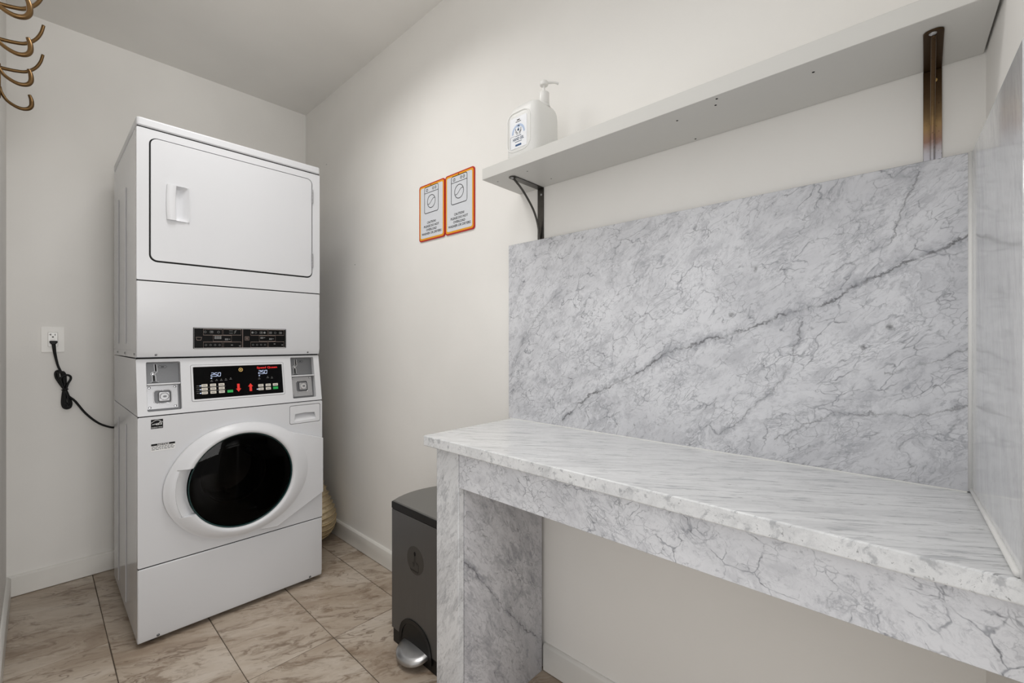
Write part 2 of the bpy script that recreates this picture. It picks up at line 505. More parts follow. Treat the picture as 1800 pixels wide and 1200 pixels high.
def plate(bm, fr, outer, d0, d1, holes=(), hole_d0=None):
    """flat plate with outline and holes: front at d1, walls back to d0"""
    loops = [outer] + list(holes)
    edges, vl = [], []
    for lp in loops:
        vs = [bm.verts.new(fr.p(a, b, d1)) for a, b in lp]
        vl.append(vs)
        for i in range(len(vs)):
            edges.append(bm.edges.new((vs[i], vs[(i + 1) % len(vs)])))
    if holes:
        bmesh.ops.triangle_fill(bm, edges=edges, use_beauty=True, normal=fr.n)
    else:
        bm.faces.new(vl[0])
    if abs(d1 - d0) > 1e-7:
        for k, (lp, vs) in enumerate(zip(loops, vl)):
            dd = d0 if (k == 0 or hole_d0 is None) else hole_d0
            ws = [bm.verts.new(fr.p(a, b, dd)) for a, b in lp]
            for i in range(len(vs)):
                j = (i + 1) % len(vs)
                bm.faces.new((vs[i], vs[j], ws[j], ws[i]))
            if k == 0 and not holes:
                bm.faces.new(ws[::-1])
    return bm

def PL(fr, outer, d0, d1, holes=(), hole_d0=None):
    return plate(bmesh.new(), fr, outer, d0, d1, holes, hole_d0)

def stroke(bm, fr, pts, w, d, closed=False, t=0.0004):
    """a flat printed line along pts of width w, a little thick"""
    n = len(pts)
    P = [Vector(p) for p in pts]
    L, R = [], []
    for i in range(n):
        a = P[i - 1] if (i > 0 or closed) else P[i]
        b = P[(i + 1) % n] if (i < n - 1 or closed) else P[i]
        tn = b - a
        tn = tn.normalized() if tn.length > 1e-9 else Vector((1, 0))
        nn = Vector((-tn.y, tn.x)) * w / 2
        L.append(bm.verts.new(fr.p(*(P[i] + nn), d)))
        R.append(bm.verts.new(fr.p(*(P[i] - nn), d)))
    m = n if closed else n - 1
    for i in range(m):
        j = (i + 1) % n
        bm.faces.new((L[i], R[i], R[j], L[j]))
    return bm

def quad(bm, fr, a0, a1, b0, b1, d):
    bm.faces.new([bm.verts.new(fr.p(a, b, d)) for a, b in ((a0, b0), (a1, b0), (a1, b1), (a0, b1))])
    return bm

def tube(bm, path, rad, seg=12, cap=True, closed=False):
    P = [Vector(p) for p in path]
    n = len(P)
    R = rad if isinstance(rad, (list, tuple)) else [rad] * n
    rings = []
    up = None
    for i in range(n):
        a = P[i - 1] if (i > 0 or closed) else P[i]
        b = P[(i + 1) % n] if (i < n - 1 or closed) else P[i]
        t = (b - a).normalized()
        if up is None:
            up = Vector((0, 0, 1)) if abs(t.z) < 0.9 else Vector((1, 0, 0))
        s = t.cross(up)
        s = s.normalized() if s.length > 1e-6 else t.orthogonal().normalized()
        up = s.cross(t).normalized()
        rings.append([bm.verts.new(P[i] + (s * math.cos(2 * math.pi * k / seg) + up * math.sin(2 * math.pi * k / seg)) * R[i]) for k in range(seg)])
    m = n if closed else n - 1
    for i in range(m):
        A, Bq = rings[i], rings[(i + 1) % n]
        for k in range(seg):
            bm.faces.new((A[k], A[(k + 1) % seg], Bq[(k + 1) % seg], Bq[k]))
    if cap and not closed:
        bm.faces.new(rings[0][::-1])
        bm.faces.new(rings[-1])
    return bm

def smooth_path(pts, sub=6):
    """Catmull-Rom through the points"""
    P = [Vector(p) for p in pts]
    out = []
    for i in range(len(P) - 1):
        p0, p1, p2, p3 = P[max(i - 1, 0)], P[i], P[i + 1], P[min(i + 2, len(P) - 1)]
        for k in range(sub):
            t = k / sub
            out.append(0.5 * ((2 * p1) + (p2 - p0) * t + (2 * p0 - 5 * p1 + 4 * p2 - p3) * t * t + (3 * p1 - p0 - 3 * p2 + p3) * t ** 3))
    out.append(P[-1])
    return out

def lathe(bm, o, ax, prof, seg=24):
    """prof = (radius, distance along ax)"""
    ax = Vector(ax).normalized()
    s = ax.orthogonal().normalized()
    u = ax.cross(s)
    o = Vector(o)
    rings = []
    for r, h in prof:
        if r < 1e-6:
            rings.append([bm.verts.new(o + ax * h)])
        else:
            rings.append([bm.verts.new(o + ax * h + (s * math.cos(2 * math.pi * k / seg) + u * math.sin(2 * math.pi * k / seg)) * r) for k in range(seg)])
    for A, Bq in zip(rings, rings[1:]):
        for k in range(seg):
            j = (k + 1) % seg
            if len(A) == 1 and len(Bq) == 1: continue
            if len(A) == 1: bm.faces.new((A[0], Bq[j], Bq[k]))
            elif len(Bq) == 1: bm.faces.new((A[k], A[j], Bq[0]))
            else: bm.faces.new((A[k], A[j], Bq[j], Bq[k]))
    return bm

def text(bm, fr, s, ca, cb, width, cap, d, shear=0.0, bold=0.0):
    """printed lettering centred at (ca, cb), stretched to the given width and capital height"""
    cu = bpy.data.curves.new('lettering', 'FONT')
    cu.body = s
    cu.size = 1
    cu.resolution_u = 2
    cu.offset = bold
    cu.shear = shear
    to = bpy.data.objects.new('lettering', cu)
    COL.objects.link(to)
    dg = bpy.context.evaluated_depsgraph_get()
    me = bpy.data.meshes.new_from_object(to.evaluated_get(dg))
    xs = [v.co.x for v in me.vertices]
    x0, x1 = min(xs), max(xs)
    caph = 0.69
    for_y0 = 0.0
    sx = width / (x1 - x0)
    sy = cap / caph
    vs = [bm.verts.new(fr.p(ca + (v.co.x - (x0 + x1) / 2) * sx, cb + (v.co.y - for_y0 - caph / 2) * sy, d)) for v in me.vertices]
    for p in me.polygons:
        try:
            bm.faces.new([vs[i] for i in p.vertices])
        except ValueError:
            pass
    bpy.data.objects.remove(to)
    bpy.data.curves.remove(cu)
    bpy.data.meshes.remove(me)
    return bm

def prism_xy(bm, pts, z0, z1):
    lo = [bm.verts.new((x, y, z0)) for x, y in pts]
    hi = [bm.verts.new((x, y, z1)) for x, y in pts]
    bm.faces.new(lo[::-1])
    bm.faces.new(hi)
    n = len(pts)
    for i in range(n):
        j = (i + 1) % n
        bm.faces.new((lo[i], lo[j], hi[j], hi[i]))
    return bm

# ------------------------------------------------------------------ the room
XL, XR, YB, ZC = -0.091, 1.21, 2.985, 2.63
def near_y(x, off=0.0):            # the short wall beside the camera is a little out of square
    return -0.086 - (1.19 - x) * 0.0454 + off

def struct(name, bm, mat, label, **kw):
    o = obj(name, bm, mat, **kw)
    return tag(o, label, None, None, 'structure')

floor = struct('floor', B(XL - 0.1, XR + 0.1, -1.34, YB + 0.1, -0.06, -0.0025), 'grout', 'beige stone tile floor with thin dark joints')
xe = [XL, 0.187, 0.484, 0.781, 1.085, XR]
ye = [YB, 2.876, 2.263, 1.664, 1.064, 0.464, -0.136, -0.736, -1.336]
tile_mesh = {}
for i in range(len(xe) - 1):
    for j in range(len(ye) - 1):
        w = round(xe[i + 1] - xe[i] - 0.0026, 4)
        l = round(ye[j] - ye[j + 1] - 0.0026, 4)
        cx, cy = (xe[i] + xe[i + 1]) / 2, (ye[j] + ye[j + 1]) / 2
        if (w, l) not in tile_mesh:
            t = obj('tile', B(cx - w / 2, cx + w / 2, cy - l / 2, cy + l / 2, -0.010, 0.0), 'tile', floor, bevel=0.0012, seg=1)
            tile_mesh[(w, l)] = t
        else:
            t = tile_mesh[(w, l)].copy()
            COL.objects.link(t)
            t.parent = floor
            t.location = Vector((cx, cy, -0.005)) - WLOC['floor']

struct('ceiling', B(XL - 0.1, XR + 0.1, -0.25, YB + 0.1, ZC, ZC + 0.08), 'ceil', 'plain white painted ceiling')
struct('wall_back', B(XL - 0.1, XR + 0.1, YB, YB + 0.1, -0.0, ZC), 'wall', 'white wall behind the stacked washer and dryer')
wr = struct('wall_right', B(XR, XR + 0.1, -0.25, YB, -0.0, ZC), 'wall', 'long white wall carrying the shelf and caution signs')
FR_R = Frame((XR, 0, 0), (0, -1, 0), (0, 0, 1))       # a = -Y
for y, z in ((2.677, 2.223), (2.322, 1.568)):
    obj('nail_hole', PL(FR_R, circ(-y, z, 0.003, 8), 0.0, 0.0004), 'print_grey', wr)
struct('wall_left', B(XL - 0.1, XL, 1.2, YB, -0.0, ZC), 'wall', 'white wall with the brass hooks at the left edge')
bm = bmesh.new()
prism_xy(bm, [(0.76, near_y(0.76)), (XR, near_y(XR)), (XR, -0.25), (0.76, -0.25)], 0, ZC)
struct('wall_front', bm, 'wall', 'short white wall above the marble side panel at the right edge')

FH = Frame((0.30, HALL_Y - 0.03, 1.45), (-1, 0, 0), (0, 0, 1))     # faces +Y
wh = struct('added_window_1', PL(FH, rrect(-0.85, 0.85, -0.95, 0.95, 0.004, 2), -0.05, 0.02, [rrect(-0.76, -0.02, -0.86, 0.86, 0.003, 2), rrect(0.02, 0.76, -0.86, 0.86, 0.003, 2)]), 'trim', 'added unseen window frame with glowing panes behind the camera')  # window made up to go with the added fill light
for a0, a1 in ((-0.76, -0.02), (0.02, 0.76)):
    obj('glow_pane', PL(FH, rrect(a0, a1, -0.86, 0.86, 0.003, 2), -0.012, -0.008), 'lamp', wh)

def baseboard(name, pts, n, label):
    """pts = two ends on the wall line, n = direction into the room"""
    bm = bmesh.new()
    prof = [(0, 0.002), (0.014, 0.002), (0.014, 0.086), (0.006, 0.094), (0, 0.094)]
    A, Bp, n = Vector(pts[0]), Vector(pts[1]), Vector(n)
    L = [bm.verts.new((*(A + n * d), z)) for d, z in prof]
    R = [bm.verts.new((*(Bp + n * d), z)) for d, z in prof]
    for i in range(len(prof)):
        j = (i + 1) % len(prof)
        bm.faces.new((L[i], L[j], R[j], R[i]))
    bm.faces.new(L[::-1]); bm.faces.new(R)
    return struct(name, bm, 'trim', label, bevel=0.0012, seg=1)
baseboard('baseboard_right', [(XR, 1.075), (XR, YB)], (-1, 0), 'white baseboard along the wall with the caution signs')
baseboard('baseboard_back', [(XL, YB), (XR - 0.015, YB)], (0, -1), 'white baseboard below the power outlet')
baseboard('baseboard_left', [(XL, 1.2), (XL, YB - 0.015)], (1, 0), 'white baseboard at the left edge of the picture')
baseboard('trim_1', [(XR, -0.06), (XR, 0.967)], (-1, 0), 'white baseboard on the wall under the marble counter')

# ceiling lamp (above the frame)
for (lx, ly), (sx_, sy_), watts, spread, lab in LAMPS:
    lamp = empty('ceiling_lamp', (lx, ly, ZC), lab, 'lamp', 'ceiling light panels')
    FC = Frame((lx, ly, ZC), (0, 1, 0), (1, 0, 0))     # out is down
    lw, ll = sx_ / 2, sy_ / 2
    obj('lamp_frame', PL(FC, rrect(-ll - 0.02, ll + 0.02, -lw - 0.02, lw + 0.02, 0.01, 3), 0.0, 0.03, [rrect(-ll, ll, -lw, lw, 0.004, 2)]), 'trim', lamp)
    obj('diffuser', PL(FC, rrect(-ll, ll, -lw, lw, 0.004, 2), 0.018, 0.022), 'lamp', lamp)
    ld = bpy.data.lights.new('lamp_light', 'AREA')
    ld.shape = 'RECTANGLE'; ld.size = sx_; ld.size_y = sy_; ld.energy = watts; ld.spread = math.radians(spread); ld.color = (1.0, 0.985, 0.965)
    lo = bpy.data.objects.new('lamp_light', ld)
    COL.objects.link(lo); lo.parent = lamp
    lo.location = (0, 0, -0.032)

# ------------------------------------------------------------------ stacked washer and dryer
MX0, MX1, MYB = 0.2535, 0.936, 2.84
W = empty('stacked_washer_dryer', ((MX0 + MX1) / 2, 2.48, 0), 'white coin-operated dryer stacked on front-loading washer, standing in the corner', 'washing machine')
FX, FZ = (1, 0, 0), (0, 0, 1)
FD = Frame((0, 2.145, 0), FX, FZ)      # dryer front plane
FW = Frame((0, 2.118, 0), FX, FZ)      # washer front plane
KS = 0.04 / 0.211
FP = Frame((0, 2.12 - KS * 0.861, 0), FX, (0, KS, 1))   # sloping control panel, b = height
FS = Frame((MX0, 0, 0), (0, -1, 0), FZ)  # left side, a = -Y, out is -X

def open_cabinet(x0, x1, y0, y1, z0, z1, t=0.0):
    """five sides of a sheet metal cabinet, open to the front"""
    bm = bmesh.new()
    v = [bm.verts.new((x, y, z)) for x in (x0, x1) for y in (y0, y1) for z in (z0, z1)]
    for f in ((0, 1, 3, 2), (4, 6, 7, 5), (2, 3, 7, 6), (0, 2, 6, 4), (1, 5, 7, 3)):
        bm.faces.new([v[i] for i in f])
    return bm

# dryer
obj('dryer_cabinet', open_cabinet(MX0 + 0.0005, MX1 - 0.0005, 2.150, MYB, 1.079, 1.944), 'enamel_side', W)
obj('gap_shade_sheet', B(MX0 + 0.004, MX1 - 0.004, 2.1720, 2.176, 1.084, 1.942), 'gap', W)  # black sheet standing in for the shade behind the dryer gaps
bm = bmesh.new()
lid = rrect(MX0 - 0.001, MX1 + 0.001, 2.141, MYB, 0.012, 4)
prism_xy(bm, lid, 1.9480, 1.981)
obj('top_lid', bm, 'enamel', W, bevel=0.006, seg=3)
door_o = rrect(0.290, 0.901, 1.4425, 1.915, 0.026, 6)
door_i = rrect(0.2953, 0.8968, 1.4490, 1.9120, 0.022, 6)
pan_o = rrect(MX0, MX1, 1.372, 1.9435, 0.004, 3)
obj('dryer_front_panel', PL(FD, pan_o, -0.022, 0.0, [door_o]), 'enamel', W, bevel=0.0035, seg=3)
# the door: a dished handle is set into it
hx0, hx1, hz0, hz1 = 0.343, 0.4155, 1.6115, 1.7475
dd = obj('dryer_door', PL(FD, door_i, -0.010, 0.0015, [rrect(hx0 + 0.003, hx1 - 0.003, hz0 + 0.003, hz1 - 0.003, 0.005, 3)]), 'enamel', W, bevel=0.003, seg=3)
obj('door_gap_shade', PL(FD, rrect(0.2905, 0.9005, 1.4430, 1.9145, 0.0255, 6), -0.009, -0.005, [rrect(0.2965, 0.8955, 1.4505, 1.9105, 0.020, 6)]), 'gap', dd)  # black ring laid in the door gap to paint its shade
obj('seam_shade', B(MX0 + 0.002, MX1 - 0.002, 2.1475, 2.160, 1.9425, 1.9485), 'gap', W)  # black strips in the panel seams, shade put in as colour
obj('seam_shade', B(MX0 + 0.002, MX1 - 0.002, 2.1475, 2.160, 1.366, 1.3735), 'gap', W)
obj('seam_shade', B(MX0 + 0.002, MX1 - 0.002, 2.168, 2.180, 1.0725, 1.0805), 'gap', W)
obj('seam_shade', B(MX0 + 0.002, MX1 - 0.002, 2.1225, 2.140, 0.8560, 0.8625), 'gap', W)
obj('seam_shade', B(MX0 + 0.002, MX1 - 0.002, 2.1205, 2.135, 0.2950, 0.3015), 'gap', W)
# handle: raised left bar curving into a scooped pocket on the right
bm = bmesh.new()
prof = [(0.0, 0.0), (0.0012, 0.007), (0.006, 0.0105), (0.016, 0.0115), (0.027, 0.0105), (0.0295, 0.008), (0.030, -0.016), (0.040, -0.018), (0.055, -0.010), (0.066, 0.002), (0.0705, 0.006), (0.0725, 0.005), (0.0725, 0.0)]
nv = 15
rows = []
for j in range(nv):
    t = j / (nv - 1)
    z = hz0 + (hz1 - hz0) * t
    bow = -0.0025 * (1 - (2 * t - 1) ** 2)
    edge = min(1.0, min(t, 1 - t) / 0.09)
    row = []
    for a, d in prof:
        dd_ = d
        if d < 0:
            dd_ = d * edge ** 0.6 + (1 - edge) * 0.006
        row.append(bm.verts.new(FD.p(hx0 + a + (bow if a < 0.03 else -bow * (a / 0.0725)), z, dd_ + 0.0015)))
    rows.append(row)
for A, Bq in zip(rows, rows[1:]):
    for i in range(len(prof) - 1):
        bm.faces.new((A[i], A[i + 1], Bq[i + 1], Bq[i]))
for row in (rows[0], rows[-1]):
    bt = [bm.verts.new(v.co + Vector((0, v.co.y * 0 + (2.145 - v.co.y) , 0))) for v in row]
    for i in range(len(row) - 1):
        bm.faces.new((row[i], row[i + 1], bt[i + 1], bt[i]))
bmesh.ops.remove_doubles(bm, verts=bm.verts, dist=1e-6)
h = obj('door_handle', bm, 'plastic_white', dd, smooth=True, angle=40)
for z0, z1 in ((1.800, 1.866), (1.494, 1.560)):
    bm = bmesh.new()
    for k in range(4):
        a = z0 + (z1 - z0) * k / 4
        lathe(bm, (0.8995, 2.1405, a + 0.0008), (0, 0, 1), [(0, 0), (0.0032, 0), (0.0032, (z1 - z0) / 4 - 0.0016), (0, (z1 - z0) / 4 - 0.0016)], 10)
    obj('hinge', bm, 'steel', dd, smooth=True)
# dryer lower panel, bent in at the foot
bm = bmesh.new()
pr = [(2.165, 1.368), (2.145, 1.368), (2.145, 1.104), (2.153, 1.0795), (2.165, 1.0795)]
L = [bm.verts.new((MX0, y, z)) for y, z in pr]
R = [bm.verts.new((MX1, y, z)) for y, z in pr]
for i in range(len(pr)):
    j = (i + 1) % len(pr)
    bm.faces.new((L[i], R[i], R[j], L[j]))
bm.faces.new(L[::-1]); bm.faces.new(R)
obj('dryer_lower_panel', bm, 'enamel', W, bevel=0.0035, seg=3)
for x in (0.3115, 0.881):
    obj('panel_screw', lathe(bmesh.new(), (x, 2.1505, 1.0895), (0, -1, 0.3), [(0, 0.003), (0.003, 0.0025), (0.0042, 0.001), (0.0045, -0.002)], 12), 'steel_dark', W, smooth=True)
for y in (2.70, 2.46, 2.20):
    obj('side_screw', lathe(bmesh.new(), (MX0, y, 1.092), (-1, 0, 0), [(0, 0.003), (0.004, 0.002), (0.005, 0)], 10), 'steel', W, smooth=True)
# embossed ribs on the left sides
for (y, z0, z1) in ((2.665, 1.13, 1.78), (2.43, 1.13, 1.78), (2.665, 0.06, 0.80), (2.42, 0.06, 0.80)):
    bm = bmesh.new()
    prof = [(-0.007, 0), (-0.003, 0.003), (0.003, 0.003), (0.007, 0)]
    A = [bm.verts.new(FS.p(-y + a, z0 + (0.006 if d else 0), d)) for a, d in prof]
    C2 = [bm.verts.new(FS.p(-y + a, z1 - (0.006 if d else 0), d)) for a, d in prof]
    for i in range(3):
        bm.faces.new((A[i], A[i + 1], C2[i + 1], C2[i]))
    bm.faces.new(A); bm.faces.new(C2)
    obj('side_rib', bm, 'enamel_side', W)
bm = bmesh.new()
fbox(bm, FS, -2.83, -2.17, 1.103, 1.106, 0, 0.0015)
obj('side_seam', bm, 'enamel_side', W)

# instruction plate on the dryer
ip = obj('instruction_plate', PL(FD, rrect(0.428, 0.781, 1.1105, 1.1965, 0.002, 2), 0.0, 0.0016), 'black_plate', W)
bm = bmesh.new()
dP = 0.0021
fr_pts = lambda x0, x1, z0, z1: [(x0, z0), (x1, z0), (x1, z1), (x0, z1)]
boxes = [(0.462, 0.528, 1.166, 1.190), (0.532, 0.598, 1.167, 1.191), (0.496, 0.562, 1.140, 1.165), (0.462, 0.528, 1.1135, 1.138), (0.533, 0.598, 1.1135, 1.138),
         (0.635, 0.702, 1.167, 1.191), (0.706, 0.771, 1.168, 1.192), (0.669, 0.735, 1.141, 1.166), (0.635, 0.702, 1.1135, 1.138), (0.706, 0.771, 1.1135, 1.139)]
for b_ in boxes:
    stroke(bm, FD, fr_pts(*b_), 0.0011, dP, True)
stroke(bm, FD, [(0.604, 1.1125), (0.604, 1.1945)], 0.0013, dP)
stroke(bm, FD, [(0.437, 1.157), (0.457, 1.157), (0.4535, 1.1455), (0.4405, 1.1455)], 0.0013, dP, True)
stroke(bm, FD, fr_pts(0.613, 0.628, 1.146, 1.161), 0.0013, dP, True)
for z in (1.150, 1.1535, 1.157):
    stroke(bm, FD, [(0.6165, z), (0.6245, z)], 0.0012, dP)
obj('plate_lines', bm, 'print_pink', ip)
obj('plate_border', stroke(bmesh.new(), FD, fr_pts(0.4308, 0.7782, 1.1128, 1.1942), 0.0013, dP + 0.0002, True), 'print_white', ip)
bm = bmesh.new()
for k in range(3):
    for r_ in range(3):
        quad(bm, FD, 0.5005 + k * 0.0085, 0.508 + k * 0.0085, 1.1505 + r_ * 0.0042, 1.1535 + r_ * 0.0042, dP)
for x0, z0 in ((0.538, 1.1455), (0.6735, 1.1525), (0.709, 1.1475)):
    for k in range(2):
        for r_ in range(2):
            quad(bm, FD, x0 + k * 0.006, x0 + 0.005 + k * 0.006, z0 + r_ * 0.004, z0 + 0.003 + r_ * 0.004, dP)
    quad(bm, FD, x0 + 0.013, x0 + 0.019, z0 + 0.003, z0 + 0.0055, dP)
for x, z in ((0.560, 1.1235), (0.590, 1.1195), (0.728, 1.1275), (0.761, 1.123)):
    quad(bm, FD, x, x + 0.007, z, z + 0.003, dP)
for k, x in enumerate((0.468, 0.490, 0.515, 0.642, 0.655, 0.676, 0.690, 0.714, 0.734, 0.756)):
    if k in (3, 6):
        plate(bm, FD, circ(x, 1.179, 0.0045, 12), dP, dP)
    elif k % 2:
        stroke(bm, FD, rrect(x - 0.005, x + 0.006, 1.1745, 1.1835, 0.002, 2), 0.0009, dP, True)
        quad(bm, FD, x - 0.002, x + 0.004, 1.1775, 1.1808, dP)
    else:
        stroke(bm, FD, circ(x, 1.179, 0.004, 12), 0.001, dP, True)
stroke(bm, FD, [(0.553, 1.185), (0.567, 1.185)], 0.0015, dP); stroke(bm, FD, [(0.553, 1.175), (0.567, 1.175)], 0.0015, dP)
stroke(bm, FD, [(0.572, 1.174), (0.577, 1.180), (0.573, 1.183), (0.580, 1.186)], 0.0022, dP)
for x0 in (0.462, 0.635):
    for k in range(4):
        stroke(bm, FD, circ(x0 + 0.009 + k * 0.016, 1.1255, 0.0032, 8), 0.0008, dP, True)
tag(obj('plate_icons', bm, 'print_grey', ip), kind='stuff')

# washer
obj('washer_cabinet', open_cabinet(MX0 + 0.0005, MX1 - 0.0005, 2.124, MYB, 0.022, 0.859), 'enamel_side', W)
bm = bmesh.new()     # control head: side walls follow the slope
pr = [(2.1245, 0.8615), (MYB, 0.8615), (MYB, 1.074), (2.1645, 1.074)]
for x in (MX0 + 0.001, MX1 - 0.001):
    bm.faces.new([bm.verts.new((x, y, z)) for y, z in pr])
bm.faces.new([bm.verts.new(p) for p in ((MX0 + 0.001, 2.1645, 1.074), (MX1 - 0.001, 2.1645, 1.074), (MX1 - 0.001, MYB, 1.074), (MX0 + 0.001, MYB, 1.074))])
bm.faces.new([bm.verts.new(p) for p in ((MX0 + 0.001, MYB, 0.8615), (MX1 - 0.001, MYB, 0.8615), (MX1 - 0.001, MYB, 1.074), (MX0 + 0.001, MYB, 1.074))])
obj('control_cabinet', bm, 'enamel_side', W)

cL = (0.2825, 0.388, 0.8765, 1.0615)
cR = (0.8045, 0.910, 0.8775, 1.0655)
dsp = (0.4205, 0.7715, 0.900, 1.045)
cp = obj('control_panel', PL(FP, rrect(MX0, MX1, 0.8615, 1.0735, 0.004, 3), -0.012, 0.0,
         [rrect(*cL, 0.005, 3), rrect(*cR, 0.005, 3), rrect(*dsp, 0.006, 3)], -0.035), 'enamel', W, bevel=0.003, seg=3)
bm = bmesh.new()
plate(bm, FP, rrect(dsp[0] + 0.001, dsp[1] - 0.001, dsp[2] + 0.001, dsp[3] - 0.001, 0.005, 3), -0.012, 0.0012, [rrect(0.4288, 0.7652, 0.9083, 1.0365, 0.002, 2)])
obj('display_frame', bm, 'plastic_white', cp, bevel=0.0015, seg=2)
ds = obj('display_screen', PL(FP, rrect(0.4275, 0.7665, 0.907, 1.0378, 0.001, 2), -0.010, -0.0035), 'black_gloss', cp)
DD = -0.0030
def digits(s, x0, x1, z0, z1):
    bm = bmesh.new()
    n = len(s)
    dw = (x1 - x0) / n
    h = z1 - z0
    w = dw * 0.72
    th = 0.0017
    segs = {'2': 'abged', '5': 'afgcd', '0': 'abcdef'}
    sk = 0.12
    def sg(ax, az, bx, bz, horiz):
        if horiz:
            pts = [(ax, az - th / 2), (bx, az - th / 2), (bx, az + th / 2), (ax, az + th / 2)]
        else:
            pts = [(ax - th / 2, az), (ax + th / 2, az), (ax + th / 2, bz), (ax - th / 2, bz)]
        bm.faces.new([bm.verts.new(FP.p(px + (pz - z0) * sk, pz, DD)) for px, pz in pts])
    for i, ch in enumerate(s):
        l, r = x0 + i * dw, x0 + i * dw + w
        m = (z0 + z1) / 2
        g = 0.0006
        D = {'a': (l, z1, r, z1, 1), 'g': (l, m, r, m, 1), 'd': (l, z0, r, z0, 1), 'f': (l, m + g, l, z1 - g, 0), 'b': (r, m + g, r, z1 - g, 0),
             'e': (l, z0 + g, l, m - g, 0), 'c': (r, z0 + g, r, m - g, 0)}
        for k in segs[ch]:
            sg(*D[k])
    # decimal point after the 2
    quad(bm, FP, x0 + dw * 0.86, x0 + dw * 0.86 + 0.0016, z0 - 0.0008, z0 + 0.0008, DD)
    return bm
obj('price_digits', digits('250', 0.4895, 0.5265, 0.9965, 1.0105), 'led', cp)
obj('price_digits', digits('250', 0.6675, 0.7045, 0.9978, 1.0125), 'led', cp)
for x, z in ((0.4907, 0.9895), (0.6704, 0.990), (0.4516, 0.961), (0.4515, 0.9463), (0.4514, 0.9316), (0.6598, 0.9322)):
    obj('indicator_light', PL(FP, rrect(x - 0.0028, x + 0.0028, z - 0.0016, z + 0.0016, 0.0008, 2), DD - 0.0005, DD), 'led', cp)
obj('logo_lettering', text(bmesh.new(), FP, 'Speed Queen', 0.704, 1.0252, 0.0835, 0.0082, DD, bold=0.035), 'logo_red', cp)
bm = PL(FP, circ(0.5992, 1.0192, 0.0082, 20), DD - 0.0004, DD, [circ(0.5992, 1.0192, 0.0058, 20)])
plate(bm, FP, circ(0.5992, 1.0192, 0.0030, 12), DD - 0.0004, DD)
obj('coin_emblem', bm, 'gold', cp)
def button(x, z, mat, marks=True, w=0.0208, h=0.0105):
    b_ = obj('button', PL(FP, rrect(x - w / 2, x + w / 2, z - h / 2, z + h / 2, 0.0012, 2), DD - 0.0005, DD + 0.0008), mat, cp)
    return b_
rows_z = (0.9615, 0.9468, 0.9322)
for z in rows_z:
    for x in (0.4657, 0.4953, 0.5253):
        button(x, z, 'button_beige')
button(0.5556, 0.9316, 'button_green')
for x in (0.6738, 0.7035, 0.7334):
    button(x, 0.9472, 'button_beige', h=0.0108)
for x in (0.6738, 0.7035):
    button(x, 0.9322, 'button_beige', h=0.0108)
button(0.7334, 0.9322, 'button_green', h=0.0108)
bm = bmesh.new()
for z in rows_z:
    for x in (0.4657, 0.4953, 0.5253):
        stroke(bm, FP, [(x - 0.0065, z), (x + 0.0065, z - 0.0002)], 0.0026, DD + 0.0012)
for x, z in ((0.6738, 0.9472), (0.7035, 0.9472), (0.7334, 0.9472), (0.6738, 0.9322), (0.7035, 0.9322)):
    stroke(bm, FP, [(x - 0.0065, z), (x + 0.0065, z)], 0.003, DD + 0.0012)
tag(obj('button_marks', bm, 'print_grey', cp), kind='stuff')
bm = bmesh.new()
for z in ((0.9615 + 0.9468) / 2, (0.9468 + 0.9322) / 2):
    stroke(bm, FP, [(0.437, z - 0.0002), (0.54, z)], 0.0008, DD)
for z in rows_z:
    stroke(bm, FP, [(0.4385, z), (0.4465, z)], 0.0016, DD)
for x, z in ((0.4913, 0.9764), (0.5089, 0.9787), (0.5254, 0.9785), (0.5421, 0.9789), (0.5599, 0.9814), (0.6695, 0.9756), (0.7038, 0.9791), (0.7212, 0.9762)):
    stroke(bm, FP, [(x - 0.0045, z), (x + 0.0045, z)], 0.0014, DD)
    stroke(bm, FP, [(x - 0.002, z + 0.005), (x + 0.002, z + 0.005)], 0.0018, DD)
tag(obj('display_print', bm, 'print_grey', cp), kind='stuff')
def arrow(x, z0, z1, up):
    hw, sw = 0.0097, 0.0048
    zt, zb = (z1, z0) if up else (z0, z1)
    s = 1 if up else -1
    neck = zt - s * 0.0135
    return [(x - sw, zb), (x + sw, zb), (x + sw, neck), (x + hw, neck), (x, zt), (x - hw, neck), (x - sw, neck)]
obj('down_arrow', PL(FP, arrow(0.5871, 0.9268, 0.9605, False), DD - 0.0004, DD), 'arrow_red', cp)
obj('up_arrow', PL(FP, arrow(0.6335, 0.926, 0.9595, True), DD - 0.0004, DD), 'arrow_red', cp)

